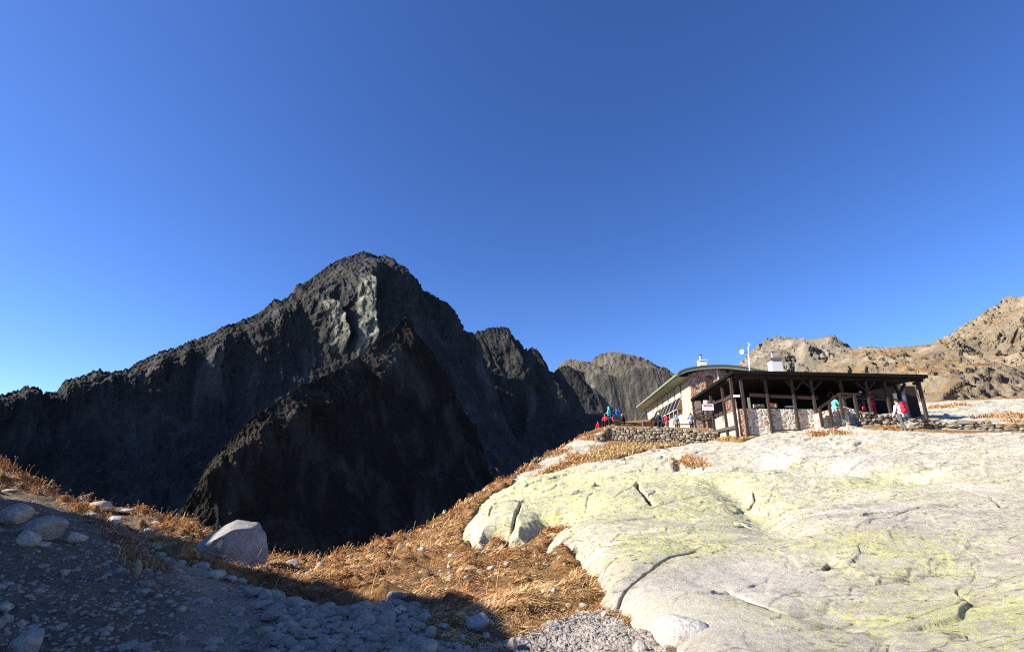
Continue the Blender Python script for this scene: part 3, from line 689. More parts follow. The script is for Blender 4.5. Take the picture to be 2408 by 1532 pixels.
BOULDERS = [
    ('boulder', 25, 1231, 66, 44, M_stone, 'blocky grey boulder cut by the left edge of the photo on the shaded bank', G_B),
    ('boulder', 98, 1272, 80, 48, M_stone, 'largest smooth rounded boulder on the shaded scree bank at left', G_B),
    ('boulder', 62, 1290, 48, 34, M_stone, 'pointed boulder just below the largest smooth boulder on the left bank', G_B),
    ('flat_stone', 96, 1287, 28, 10, M_stone, 'thin flat slab of stone lying beside the pointed boulder on the left bank', G_B),
    ('boulder', 174, 1277, 50, 24, M_stone, 'low wide grey boulder to the right of the largest smooth boulder', G_B),
    ('boulder', 230, 1201, 47, 23, M_stone, 'dark grey rounded boulder on the skyline among orange tussocks', G_B),
    ('stone', 189, 1181, 17, 11, M_white, 'small bright white sunlit stone on the left skyline', 'white stones on the left bank'),
    ('stone', 267, 1233, 33, 17, M_white, 'rounded white sunlit stone at the top end of the path', 'white stones on the left bank'),
    ('flat_stone', 210, 1216, 32, 10, M_white, 'flat pale stone left of the rounded white stone at the path top', 'white stones on the left bank'),
    ('flat_stone', 26, 1157, 30, 8, M_white, 'flat white stone in the lit strip at the far left edge', 'white stones on the left bank'),
    ('flat_stone', 295, 1207, 36, 12, M_stone, 'dark flat stone under the orange grass crest', G_B),
    ('stone', 447, 1312, 23, 18, M_stone, 'small grey stone under a bright tuft left of the great boulder', 'stones along the path edge'),
    ('stone', 683, 1341, 33, 20, M_white, 'white angular sunlit stone in the grass right of the great boulder', 'white stones on the left bank'),
    ('stone', 752, 1335, 15, 12, M_white, 'small white leaning stone on the grassy rim in the middle', 'white stones on the left bank'),
    ('pointed_stone', 695, 1385, 19, 21, M_stone, 'upright pointed grey stone on the rubble edge below the dark bank', 'stones along the path edge'),
    ('flat_stone', 505, 1358, 46, 17, M_stone, 'long flat grey stone at the path edge below the great boulder', 'stones along the path edge'),
    ('stone', 541, 1359, 27, 12, M_stone, 'grey stone next to the long flat stone at the path edge', 'stones along the path edge'),
    ('stone', 637, 1369, 19, 10, M_stone, 'small round stone at the path edge below the rust grass', 'stones along the path edge'),
    ('stone', 705, 1433, 36, 21, M_stone, 'broad blue grey boulder standing out of the path rubble', 'stones along the path edge'),
    ('standing_stone', 313, 1367, 27, 40, M_tan, 'tan upright stone standing alone at the inner edge of the path', None),
    ('stone', 8, 1446, 28, 22, M_stone, 'grey stone at the left edge low on the shaded bank', G_B),
    ('boulder', 52, 1543, 64, 42, M_stone, 'grey boulder in the bottom left corner', G_B),
    ('stone', 942, 1292, 21, 14, M_tan, 'tan stone at the head of the little gully in the grass', 'stones in the gully'),
    ('stone', 954, 1298, 15, 8, M_white, 'round white stone beside the tan stone in the gully', 'stones in the gully'),
    ('stone', 990, 1300, 17, 12, M_white, 'bright white block at the top right of the gully', 'stones in the gully'),
    ('stone', 972, 1298, 14, 9, M_white, 'white stone between the two others at the gully head', 'stones in the gully'),
    ('stone', 970, 1321, 31, 14, M_tan, 'wide tan stone in the middle of the gully', 'stones in the gully'),
    ('stone', 986, 1326, 18, 9, M_white, 'oval white stone at the lower lip of the gully', 'stones in the gully'),
    ('stone', 1059, 1318, 14, 13, M_white, 'white stone alone in the grass left of the slab tongue', 'white stones in the grass'),
    ('stone', 1056, 1334, 9, 8, M_white, 'tiny white stone under the lone white stone in the grass', 'white stones in the grass'),
    ('stone', 1053, 1363, 15, 9, M_white, 'upper of two white stones touching each other in the grass', 'white stones in the grass'),
    ('stone', 1056, 1371, 14, 9, M_white, 'lower of two white stones touching each other in the grass', 'white stones in the grass'),
    ('stone', 1080, 1362, 12, 10, M_white, 'single white stone in the grass between two small groups', 'white stones in the grass'),
    ('stone', 1102, 1354, 16, 14, M_white, 'upper white block just below the slab tongue', 'white stones in the grass'),
    ('stone', 1097, 1367, 13, 12, M_white, 'lower white block just below the slab tongue', 'white stones in the grass'),
    ('stone', 903, 1403, 15, 12, M_white, 'leftmost white cobble of the sunlit heap at the end of the path', 'sunlit heap of cobbles'),
    ('stone', 919, 1406, 17, 19, M_white, 'tall white cobble in the middle of the sunlit heap', 'sunlit heap of cobbles'),
    ('stone', 934, 1401, 13, 16, M_white, 'upright white cobble at the right of the sunlit heap', 'sunlit heap of cobbles'),
    ('stone', 894, 1414, 15, 11, M_white, 'low cobble at the left foot of the sunlit heap', 'sunlit heap of cobbles'),
    ('stone', 915, 1414, 17, 10, M_white, 'flat cobble at the middle foot of the sunlit heap', 'sunlit heap of cobbles'),
    ('stone', 930, 1418, 10, 8, M_white, 'small cobble at the right foot of the sunlit heap', 'sunlit heap of cobbles'),
    ('stone', 793, 1416, 19, 14, M_stone, 'grey cobble in the dark turf under the overhanging bank', 'stones along the path edge'),
    ('stone', 776, 1400, 15, 11, M_stone, 'smaller grey cobble in the dark turf under the overhanging bank', 'stones along the path edge'),
    ('stone', 941, 1443, 24, 14, M_stone, 'grey block at the right edge of the blue rubble', 'large blocks in the rubble'),
    ('stone', 927, 1452, 30, 15, M_stone, 'wide grey block at the right edge of the blue rubble', 'large blocks in the rubble'),
    ('stone', 955, 1476, 20, 17, M_stone, 'angular block where the rubble meets the shaded turf', 'large blocks in the rubble'),
    ('stone', 988, 1405, 14, 6, M_white, 'flat white stone in the grass right of the sunlit heap', 'white stones in the grass'),
    ('stone', 868, 1298, 11, 10, M_white, 'pale leaning slab on the grassy rim above the gully', 'white stones in the grass'),
    ('boulder', 1123, 1481, 46, 31, M_white, 'blue white rounded boulder in the shaded grass hollow', None),
    ('stone', 1151, 1472, 16, 15, M_stone, 'grey stone touching the right side of the blue white boulder', 'stones in the shaded hollow'),
    ('stone', 1095, 1454, 15, 11, M_stone, 'small grey stone behind the blue white boulder', 'stones in the shaded hollow'),
    ('flat_stone', 1042, 1477, 23, 10, M_stone, 'flat grey stone in the shaded grass left of the blue white boulder', 'stones in the shaded hollow'),
    ('stone', 1085, 1505, 12, 13, M_stone, 'small grey stone below and left of the blue white boulder', 'stones in the shaded hollow'),
    ('stone', 1143, 1505, 15, 13, M_stone, 'small round stone below and right of the blue white boulder', 'stones in the shaded hollow'),
    ('stone', 1205, 1529, 23, 22, M_stone, 'grey stone on the shadow edge at the bottom of the photo', 'stones in the shaded hollow'),
    ('boulder', 1007, 1544, 34, 29, M_stone, 'pale grey boulder cut by the bottom edge of the photo', 'large blocks in the rubble'),
    ('stone', 970, 1516, 28, 20, M_stone, 'grey block in the rubble left of the boulder at the bottom edge', 'large blocks in the rubble'),
    ('stone', 1100, 1531, 19, 9, M_stone, 'low grey stone at the bottom edge under the shaded hollow', 'stones in the shaded hollow'),
    ('stone', 1192, 1332, 12, 11, M_white, 'round white stone in the grass bay of the slab', 'white stones in the grass'),
    ('flat_stone', 1155, 1338, 19, 7, M_white, 'flat white stone in the grass right of the slab tongue', 'white stones in the grass'),
    ('stone', 1302, 1387, 17, 10, M_white, 'white stone in the grass above the dark tussock hole', 'white stones in the grass'),
    ('stone', 1214, 1442, 8, 8, M_white, 'tiny white stone just outside the shadow edge', 'white stones in the grass'),
    ('stone', 1422, 1452, 13, 13, M_stone, 'grey stone on the gravel at the foot of the big slab', None),
    ('boulder', 1607, 1538, 116, 56, M_white, 'large pale rounded boulder at the bottom edge in front of the slab', None),
    ('stone', 1505, 1541, 28, 22, M_white, 'white stone at the bottom edge left of the large pale boulder', None),
]
for i, (nm, px, py, w, h, mt, lb, gr) in enumerate(BOULDERS):
    big = w > 40
    boulder(nm, px, py, w, h, mt, lb, gr, 11 + i, sub=4 if w > 60 else 3, deep=0.8 if h < w else 0.6, planes=5 if 'round' in lb or 'smooth' in lb else 9)
def cut_stone(cuts, seed, rough=0.05):
    V, F = ICO[4]; V = V * 1.15
    for rep in range(2):
        for nx, ny_, nz, d in cuts:
            nrm = np.array([nx, ny_, nz]); nrm = nrm / np.linalg.norm(nrm)
            k = V @ nrm - d
            V = V - np.outer(np.where(k > 0, k * 0.78, 0), nrm)
    q = V * 1.8 + seed
    V = V * (1 + rough * 1.6 * fbm(q[:, 0], q[:, 1], q[:, 2], 6, gain=.58, seed=seed))[:, None]
    return V, F
M_boul = stone_mat('grey_boulder', (0.27, 0.255, 0.235), (0.50, 0.48, 0.44))
gp = hit(543, 1332); gY = gp[1] + 0.75; gs = gY / F_D * 1.02
V, F = cut_stone([(-.50, -.30, .85, .66), (.66, -.74, .10, .66), (.85, .05, .50, .80), (.12, -.1, 1, .74), (.30, -1, .0, .80), (.9, .4, .1, .92), (-.9, 0, .1, 1.0), (.1, 1, .2, .8)], 5)
go = np_mesh('great_boulder', V * np.array([70 * gs, 50 * gs, 58 * gs]), F, M_boul); go.location = (gp[0] * gY / gp[1], gY, at(543, 1285, gY)[2])
tag(go, 'great granite boulder on the path edge with a sunlit top', 'boulder')
p = atS(3262, 1282, 46.0)
V, F = stone_shape(4, 77, 8); o = np_mesh('white_boulder', V * np.array([0.9, 0.7, 0.42]), F, M_white); o.location = p + np.array([0.25, 0, -0.05])
tag(o, 'white block cut by the right edge at the foot of the tan slope', 'boulder')

SHAPES1 = [stone_shape(1, 300 + i, 5, 0.5, 0.9, 0.05) for i in range(24)]
def scatter_stones(name, x, y, size, mat, label_kind='stuff'):
    Vs, Fs, n0 = [], [], 0
    z = terrain_z(x, y)
    for i in range(len(x)):
        V, F = SHAPES1[i % 24]
        s = size[i]; th = (i * 2.399) % 6.283; c, s_ = math.cos(th), math.sin(th)
        v = V * np.array([s, s * (0.6 + 0.35 * ((i * 7) % 10) / 10), s * (0.35 + 0.4 * ((i * 3) % 10) / 10)])
        v = np.stack([v[:, 0] * c - v[:, 1] * s_ + x[i], v[:, 0] * s_ + v[:, 1] * c + y[i], v[:, 2] + z[i] + 0.12 * s], 1)
        Vs.append(v); Fs.append(F + n0); n0 += len(v)
    return tag(np_mesh(name, np.vstack(Vs), np.vstack(Fs), mat, smooth_shade=False), kind='stuff')
def sample(nn, arange, yrange, seed):
    r = np.random.default_rng(seed)
    a = r.uniform(*arange, nn); y = np.exp(r.uniform(math.log(yrange[0]), math.log(yrange[1]), nn))
    return a * y, y, r
x, y, r = sample(70000, (-1.15, 0.3), (4.0, 16), 5)
inG = sdist(x, y, GRAVEL) > 0.02
cob = hits([(620, 1385), (760, 1420), (850, 1420), (930, 1440), (980, 1520), (760, 1600)])
dens = 0.28 + 0.72 * np.exp(-np.maximum(0, -sdist(x, y, cob)) / 0.6) + 0.25 * np.exp(-np.maximum(0, sdist(x, y, GRAVEL)) / 0.35)
k = inG & (r.uniform(size=len(x)) < np.minimum(dens * (1 - 0.45 * path_mask(x, y) * (sdist(x, y, cob) < -.2)), 1) * 0.62)
x, y, dens = x[k], y[k], dens[k]
size = np.clip(r.lognormal(-4.35, 0.72, len(x)), 0.006, 0.085) * (0.8 + 0.55 * np.minimum(dens, 1))
M_grav = stone_mat('gravel_stone', (0.28, 0.21, 0.15), (0.62, 0.50, 0.39))
scatter_stones('gravel', x, y, size, M_grav)
x, y, r = sample(26000, (-0.1, 0.5), (4.4, 7.6), 6)
k = (sdist(x, y, GRAVEL2) > -0.08) & (sdist(x, y, ROCK) < 0.05)
x, y = x[k], y[k]
scatter_stones('pebble_gravel', x, y, np.clip(r.lognormal(-4.2, 0.4, len(x)), 0.007, 0.045), stone_mat('pale_pebble', (0.26, 0.22, 0.18), (0.62, 0.56, 0.49)))
x, y, r = sample(9000, (-0.75, 0.42), (6.0, 24), 16)
k = (grass_mask(x, y) > .5) & (sdist(x, y, ROCK) < 0) & (fbm(x * 0.7, y * 0.7, 0 * x + 3, 3, seed=135) > 0.12) & (y < ysky(x / y) * .98) & (r.uniform(size=len(x)) < .5)
x, y = x[k], y[k]
scatter_stones('scattered_stones', x, y, np.clip(r.lognormal(-3.6, 0.5, len(x)), 0.012, 0.10) * np.clip(y / 10, .7, 1.6), M_white)
# single cobbles in the rubble and along the path rim
x, y, r = sample(6000, (-0.9, 0.0), (4.8, 12), 8)
k = (sdist(x, y, cob) > -0.25) | ((sdist(x, y, GRAVEL) > 0.0) & (sdist(x, y, GRAVEL) < 0.35) & (x > -7))
x, y = x[k][:230], y[k][:230]
z = terrain_z(x, y)
protos = []
for i in range(len(x)):
    if i < 10:
        V, F = stone_shape(2, 500 + i, 7); o = np_mesh('cobble', V, F, M_stone, smooth_shade=False); protos.append(o)
    else:
        o = protos[i % 10].copy(); C.objects.link(o)
    s = float(np.clip(r.lognormal(-2.9, 0.42), 0.028, 0.13))
    o.scale = (s, s * r.uniform(.6, .95), s * r.uniform(.4, .75)); o.rotation_euler = (r.uniform(-.2, .2), r.uniform(-.2, .2), r.uniform(0, 6.28))
    o.location = (x[i], y[i], z[i] + 0.012 + 0.15 * s)
    tag(o, 'fist sized grey cobble in the shaded rubble of the path', 'cobble', 'cobbles in the rubble of the path')

# ------------------------------------------------------------------ dry grass
def grass_mat():
    m, n, l, b = new_mat('dry_grass', 0.85, 0.15)
    t = nattr(n, 'tint')
    l.new(t.outputs['Color'], b.inputs['Base Color'])
    return m
M_grass = grass_mat()
PAL = 1.5 * np.array([(0.50, 0.33, 0.165), (0.43, 0.24, 0.105), (0.30, 0.14, 0.055), (0.11, 0.048, 0.022), (0.55, 0.41, 0.22), (0.22, 0.18, 0.06)])
def grass_blades(name, x, y, z, length, width, ang, lift, pal_w, seed, label=None):
    r = np.random.default_rng(seed); nb = len(x)
    L = length * r.uniform(0.6, 1.3, nb)
    dx, dy = np.cos(ang), np.sin(ang)
    h = L * lift
    root = np.stack([x, y, z], 1)
    out = np.stack([dx, dy, 0 * dx], 1); up = np.array([0, 0, 1.0])
    reach = L * np.sqrt(np.clip(1 - lift ** 2, 0.05, 1))
    pts = [root, root + out * (reach * .30)[:, None] + up * (h * .62)[:, None], root + out * (reach * .68)[:, None] + up * (h * .92)[:, None], root + out * reach[:, None] + up * (h * .78)[:, None]]
    side = np.stack([-dy, dx, 0 * dx], 1); side[:, 2] += r.uniform(-.4, .4, nb)
    V = np.zeros((nb, 7, 3))
    for i, wd in enumerate((1.0, 0.9, 0.6)):
        V[:, 2 * i] = pts[i] - side * (width * wd / 2)[:, None]; V[:, 2 * i + 1] = pts[i] + side * (width * wd / 2)[:, None]
    V[:, 6] = pts[3]
    b = (np.arange(nb) * 7)[:, None, None]
    F = (b + np.array([[0, 1, 3], [0, 3, 2], [2, 3, 5], [2, 5, 4], [4, 5, 6]])[None]).reshape(-1, 3)
    cs = np.cumsum(pal_w / pal_w.sum(1, keepdims=True), 1)
    ci = (r.uniform(size=nb)[:, None] > cs).sum(1).clip(0, len(PAL) - 1)
    col = PAL[ci] * r.uniform(0.75, 1.2, (nb, 1))
    o = np_mesh(name, V.reshape(-1, 3), F, M_grass, attrs={'tint': np.repeat(col, 7, 0)})
    return tag(o, label, None, None, 'stuff')
x, y, r = sample(330000, (-1.25, 0.5), (4.3, 50), 9)
# even out the picture density: far blades are small, so thin them less than the near ones
g = grass_mask(x, y); dr = sdist(x, y, ROCK)
k = (g > 0.45) & (dr < 0.12) & (sdist(x, y, SLAB) < 0.1) & (y < ysky(x / y) * 1.04) & ~((y > 36) & (x / y > 0.16)) & (r.uniform(size=len(x)) < 0.75)
for sx, sy, sw, sd in SPOTS:          # no tufts in front of or inside the stones
    k &= ~((np.abs(x - sx * y / sy) < sw * 0.9) & (y > sy - 0.28) & (y < sy + sd * 1.6))
bare = fbm(x * 0.9, y * 0.9, 0 * x + 9, 4, seed=133)
k &= (bare > -0.20) | (r.uniform(size=len(x)) < 0.15)
k &= ~(seg_dist(x, y, hits([(880, 1408), (935, 1385), (990, 1362), (1010, 1335), (985, 1312), (960, 1298)])) < 0.28 + 0.15 * bare) | (r.uniform(size=len(x)) < 0.12)
x, y, dr = x[k], y[k], dr[k]
print('grass blades', len(x))
z = terrain_z(x, y)
e = 0.12
flow = 2.2 * fbm(x * 0.55, y * 0.55, 0 * x, 3, seed=131) * 2.2 - 0.6 + r.normal(0, 0.55, len(x))
tall = fbm(x * 1.2, y * 1.2, 0 * x, 2, seed=137)
far = np.clip(y / 9, 0.6, 2.2)
edge = np.clip(1 - (ysky(x / y) - y) / (0.14 * y), 0, 1)
pw = np.ones((len(x), 6)) * np.array([0.9, 1.1, 0.85, 0.42, 0.6, 0.20])
pz = fbm(x * 0.8, y * 0.8, 0 * x + 4, 4, seed=139)
pw[:, 0] *= np.exp(2.2 * pz); pw[:, 4] *= np.exp(2.6 * pz); pw[:, 2] *= np.exp(-3.0 * pz); pw[:, 3] *= np.exp(-4.2 * pz)
left = smooth(-x / y, 0.1, 0.35); pw[:, 0] *= 1 - .6 * left; pw[:, 4] *= 1 - .75 * left; pw[:, 1] *= 1 + .8 * left
nr = np.exp(-np.abs(dr) / 0.6) * (x / y > 0); pw[:, 5] *= 1 + 9 * nr
grass_blades('dry_grass', x, y, z - 0.02, 0.175 * (0.75 + 0.35 * far) * (1 + 0.6 * np.clip(tall, -.4, .5)), np.maximum(0.0055, y * 0.00125), flow, np.clip(0.30 + 0.25 * tall + 0.30 * edge + r.normal(0, .14, len(x)), 0.08, 0.9), pw, 21)
x, y, r = np.array([]), np.array([]), np.random.default_rng(44)
hh = hits([(215, 1222), (268, 1250), (305, 1285), (340, 1325), (352, 1345)])
t_ = r.uniform(0, len(hh) - 1.001, 2600); i_ = t_.astype(int); f_ = (t_ - i_)[:, None]; q_ = hh[i_] * (1 - f_) + hh[i_ + 1] * f_
x, y = q_[:, 0] + r.normal(0, .16, len(q_)), q_[:, 1] + r.normal(0, .14, len(q_))
grass_blades('bank_tufts', x, y, terrain_z(x, y) - .02, 0.16 * np.ones(len(x)), np.maximum(0.005, y * 0.0012), r.uniform(0, 6.28, len(x)), r.uniform(.3, .8, len(x)), np.ones((len(x), 6)) * np.array([.2, .6, 1, 1, .1, .2]), 26)
# tall pale stalks along the skyline and in the hollow
x, y, r = sample(9000, (-1.2, 0.0), (7, 26), 10)
k = (grass_mask(x, y) > 0.6) & (sdist(x, y, ROCK) < -0.3) & (y < ysky(x / y) * 1.01) & (r.uniform(size=len(x)) < np.clip(0.04 + 1.2 * np.clip(1 - (ysky(x / y) - y) / (0.10 * y), 0, 1), 0, 1) * 0.6)
x, y = x[k], y[k]
grass_blades('tall_stalks', x, y, terrain_z(x, y) - .02, 0.42 * np.ones(len(x)), np.maximum(0.004, y * 0.0007), r.uniform(-1.2, .9, len(x)), r.uniform(.85, .98, len(x)), np.ones((len(x), 6)) * np.array([1, .5, .1, 0, 1.2, .1]), 22)
# turf cushions growing in the joints of the slab
def patch(px_list, spread, nb, seed, pw_):
    r = np.random.default_rng(seed); h = hits(px_list)
    t = r.uniform(0, len(h) - 1, nb); i = np.minimum(t.astype(int), len(h) - 2); f = (t - i)[:, None]
    q = h[i] * (1 - f) + h[i + 1] * f
    return q[:, 0] + r.normal(0, spread, nb), q[:, 1] + r.normal(0, spread, nb)
TURF = [([(1597, 1080), (1625, 1087), (1652, 1098)], .25, 2600), ([(1300, 1252), (1332, 1240)], .16, 900), ([(1915, 1024), (1975, 1022)], .28, 1500), ([(2090, 1008), (2100, 1007)], .25, 600), ([(2340, 984), (2370, 980), (2410, 982)], .55, 1500), ([(2205, 962), (2222, 960)], .4, 350), ([(2250, 955), (2262, 953)], .4, 300), ([(2385, 1000), (2408, 998)], .3, 300), ([(1775, 1022), (1800, 1014)], .3, 700), ([(1290, 1108), (1345, 1086), (1405, 1070)], .45, 2400), ([(1235, 1106), (1262, 1095)], .3, 400), ([(1300, 1072), (1330, 1055)], .35, 500), ([(1380, 1030), (1410, 1028)], .5, 700), ([(1340, 1082), (1350, 1068)], .4, 400)]
xs_, ys_ = [], []
for i, (pl, sp_, nb) in enumerate(TURF):
    a_, b_ = patch(pl, sp_, nb, 60 + i, None); xs_.append(a_); ys_.append(b_)
x, y = np.concatenate(xs_), np.concatenate(ys_); r = np.random.default_rng(70)
grass_blades('turf_in_joints', x, y, rock_top(x, y) - .02, 0.15 * np.clip(y / 14, 1, 2.2), np.maximum(0.006, y * 0.0012), r.uniform(0, 6.28, len(x)), r.uniform(.3, .85, len(x)), np.ones((len(x), 6)) * np.array([.6, 1, .9, .3, .3, .25]), 23)
# greener strip at the foot of the terrace wall
x, y, r = sample(40000, (0.16, 0.46), (28, 41), 12)
k = (sdist(x, y, ROCK) < 0.1) & (r.uniform(size=len(x)) < 0.35)
x, y = x[k], y[k]
grass_blades('terrace_grass', x, y, terrain_z(x, y) - .02, 0.3 * np.ones(len(x)), y * 0.0012, r.uniform(0, 6.28, len(x)), r.uniform(.4, .9, len(x)), np.ones((len(x), 6)) * np.array([1, .5, .3, .1, .8, 2.2]), 24)
# two small green shrubs on the crest
M_leaf = plain('shrub_leaf', (0.07, 0.12, 0.025), 0.7, 0.2, 0.4, 30)
M_twig = plain('twig', (0.10, 0.07, 0.045))
def shrub(px, py, rad, label, seed):
    r = np.random.default_rng(seed); p = hit(px, py)
    root = bpy.data.objects.new('dwarf_shrub', None); C.objects.link(root); root.location = p
    nl = 420; d = r.normal(size=(nl, 3)); d /= np.linalg.norm(d, axis=1)[:, None]; d[:, 2] = np.abs(d[:, 2])
    c = d * r.uniform(.35, 1, (nl, 1)) * np.array([rad, rad * .8, rad * .75])
    u = r.normal(size=(nl, 3)); u /= np.linalg.norm(u, axis=1)[:, None]; w = np.cross(u, d)
    s = rad * 0.16
    V = np.stack([c - u * s, c + w * s * .5, c + u * s, c - w * s * .5], 1).reshape(-1, 3)
    np_mesh('crown', V, np.arange(nl * 4).reshape(-1, 4), M_leaf, root)
    Vs = []; Fs = []
    for q in range(9):
        a = c[q * 20]; s2 = rad * .03
        Vs += [(-s2, 0, -.1), (s2, 0, -.1), tuple(a + [s2, 0, 0]), tuple(a - [s2, 0, 0])]; Fs.append([4 * q, 4 * q + 1, 4 * q + 2, 4 * q + 3])
    np_mesh('stem', Vs, Fs, M_twig, root)
    tag(root, label, 'shrub', 'green shrubs on the grassy crest')
shrub(1041, 1216, 0.26, 'larger green dwarf shrub on the skyline of the grass slope', 1)
shrub(1025, 1244, 0.20, 'smaller green dwarf shrub below the skyline on the grass slope', 2)
# ------------------------------------------------------------------ the mountain hut
class MB:
    """collects boxes, bars and polygons into one mesh"""
    def __init__(s): s.V = []; s.F = []
    def add(s, V, F):
        n0 = len(s.V); s.V += [tuple(map(float, v)) for v in V]; s.F += [[i + n0 for i in f] for f in F]
    def hexa(s, P):          # 8 corners: bottom 4 then top 4
        s.add(P, [[0, 3, 2, 1], [4, 5, 6, 7], [0, 1, 5, 4], [1, 2, 6, 5], [2, 3, 7, 6], [3, 0, 4, 7]])
    def prism(s, poly, ext):  # planar polygon swept along a vector
        n_ = len(poly); A = [np.array(p) for p in poly]; B = [p + ext for p in A]
        s.add(A + B, [list(range(n_))[::-1], list(range(n_, 2 * n_))] + [[i, (i + 1) % n_, n_ + (i + 1) % n_, n_ + i] for i in range(n_)])
    def bar(s, a, b, w, h=None, up=(0, 0, 1)):
        a, b = np.array(a, float), np.array(b, float); h = h or w
        t = b - a; t /= np.linalg.norm(t)
        u = np.array(up, float)
        if abs(t @ u) > .9: u = EY
        x_ = np.cross(t, u); x_ /= np.linalg.norm(x_); z_ = np.cross(x_, t)
        c = [(-1, -1), (1, -1), (1, 1), (-1, 1)]
        s.hexa([a + x_ * i * w / 2 + z_ * j * h / 2 for i, j in c] + [b + x_ * i * w / 2 + z_ * j * h / 2 for i, j in c])
    def tube(s, a, b, r0, r1=None, k=10):
        a, b = np.array(a, float), np.array(b, float); r1 = r0 if r1 is None else r1
        t = b - a; t /= np.linalg.norm(t); u = np.array([1, 0, 0.]) if abs(t[0]) < .8 else np.array([0, 1., 0])
        x_ = np.cross(t, u); x_ /= np.linalg.norm(x_); y_ = np.cross(t, x_)
        ring = [x_ * math.cos(2 * math.pi * i / k) + y_ * math.sin(2 * math.pi * i / k) for i in range(k)]
        s.add([a + r * r0 for r in ring] + [b + r * r1 for r in ring], [list(range(k))[::-1], list(range(k, 2 * k))] + [[i, (i + 1) % k, k + (i + 1) % k, k + i] for i in range(k)])
    def build(s, name, mat, parent=None, bevel=0):
        me = bpy.data.meshes.new(name); bm = bmesh.new()
        vs = [bm.verts.new(v) for v in s.V]
        for f in s.F:
            try: bm.faces.new([vs[i] for i in f])
            except ValueError: pass
        bmesh.ops.recalc_face_normals(bm, faces=bm.faces)
        bm.to_mesh(me); bm.free()
        o = bpy.data.objects.new(name, me); C.objects.link(o); me.materials.append(mat)
        if parent is not None: o.parent = parent; o.matrix_parent_inverse = Matrix.Translation(-Vector(parent.location))
        if bevel:
            bv = o.modifiers.new('bevel', 'BEVEL'); bv.width = bevel; bv.segments = 1; bv.limit_method = 'ANGLE'
        return o
def empty(name, loc):
    o = bpy.data.objects.new(name, None); C.objects.link(o); o.location = [float(q) for q in loc]; return o
EY = np.array([0.108, 0.994, 0]); EX = np.array([0.994, -0.108, 0]); EZ = np.array([0, 0, 1.0])
def onplane(px, py, P0, N):
    """point of the plane (P0,N) seen at source pixel px,py"""
    a, w = ray(px / 1.35548, py / 1.35548); d = np.array([a, 1, w])
    return d * ((P0 @ N) / (d @ N))
PF0 = atS(2355, 1300, 33.0)              # left front corner of the veranda
def PF(px, py, off=0): return onplane(px, py, PF0 + EY * off, EY)          # front plane, off = metres behind it
def PL(px, py, off=0): return onplane(px, py, PF0 + EX * off, EX)          # left side plane, off = metres inside it
PG0 = atS(2208, 1270, 49.0)
def PG(px, py, off=0): return onplane(px, py, PG0 + EY * off, EY)          # gable plane of the main house
def PH(px, py, off=0): return onplane(px, py, PG0 + EX * off, EX)          # long left wall of the main house

def masonry_mat(name, scale, stones, mortar, width, warm=0.0):
    m, n, l, b = new_mat(name, 0.9, 0.1)
    tc = n.new('ShaderNodeTexCoord'); nz = n.new('ShaderNodeTexNoise'); nz.inputs['Scale'].default_value = 2.5; l.new(tc.outputs['Object'], nz.inputs['Vector'])
    mp = n.new('ShaderNodeMapping'); mp.inputs['Scale'].default_value = (1, 1, 1.25); l.new(tc.outputs['Object'], mp.inputs['Vector'])
    vm = n.new('ShaderNodeVectorMath'); vm.operation = 'MULTIPLY_ADD'; l.new(nz.outputs['Color'], vm.inputs[0]); vm.inputs[1].default_value = (0.25, 0.25, 0.25); l.new(mp.outputs['Vector'], vm.inputs[2])
    v1 = n.new('ShaderNodeTexVoronoi'); v1.feature = 'DISTANCE_TO_EDGE'; v1.inputs['Scale'].default_value = scale; l.new(vm.outputs[0], v1.inputs['Vector'])
    v2 = n.new('ShaderNodeTexVoronoi'); v2.inputs['Scale'].default_value = scale; l.new(vm.outputs[0], v2.inputs['Vector'])
    sp = n.new('ShaderNodeSeparateColor'); l.new(v2.outputs['Color'], sp.inputs[0])
    st = nramp(n, l, sp.outputs[0], [(i / (len(stones) - 1) if len(stones) > 1 else 0, c) for i, c in enumerate(stones)])
    f = nnoise(n, l, tc.outputs['Object'], 9.0, 6, 0.7)
    st = nmix(n, l, 0.6, st, nramp(n, l, f, [(0.3, (0.6, 0.6, 0.6)), (0.7, (1.15, 1.15, 1.15))]), 'MULTIPLY')
    mk = nramp(n, l, v1.outputs['Distance'], [(width * 0.6, 1.0), (width, 0.0)])
    l.new(nmix(n, l, mk, st, mortar), b.inputs['Base Color'])
    h = nmath(n, l, 'ADD', nramp(n, l, v1.outputs['Distance'], [(0, 0.0), (width * 2.5, 1.0)]), nmath(n, l, 'MULTIPLY', f, 0.4))
    nbump(n, l, b, h, 0.8, 0.05)
    return m
GREY, GRY2, RED, ORG, TAN = (0.32, 0.31, 0.27), (0.48, 0.45, 0.38), (0.42, 0.17, 0.10), (0.60, 0.24, 0.09), (0.52, 0.41, 0.28)
M_parapet = masonry_mat('veranda_rubble', 3.5, [GREY, GRY2, ORG, GRY2, TAN, RED, GREY, GRY2], (0.72, 0.67, 0.57), 0.085)
M_gable = masonry_mat('red_rubble', 3.3, [RED, ORG, TAN, RED, (0.36, 0.18, 0.10), ORG, GRY2, RED], (0.62, 0.44, 0.32), 0.07)
M_long = masonry_mat('pale_rubble', 3.0, [TAN, GRY2, (0.46, 0.40, 0.31), (0.40, 0.27, 0.18), GRY2], (0.52, 0.47, 0.39), 0.10)
def wood_mat(name, col, rough=0.8):
    m, n, l, b = new_mat(name, rough, 0.2)
    v = ncoord(n, l, (6, 6, 0.8)); f = nnoise(n, l, v, 4.0, 6, 0.7)
    l.new(nramp(n, l, f, [(0.3, tuple(c * .55 for c in col)), (0.7, tuple(c * 1.4 for c in col))]), b.inputs['Base Color'])
    nbump(n, l, b, f, 0.4, 0.01)
    return m
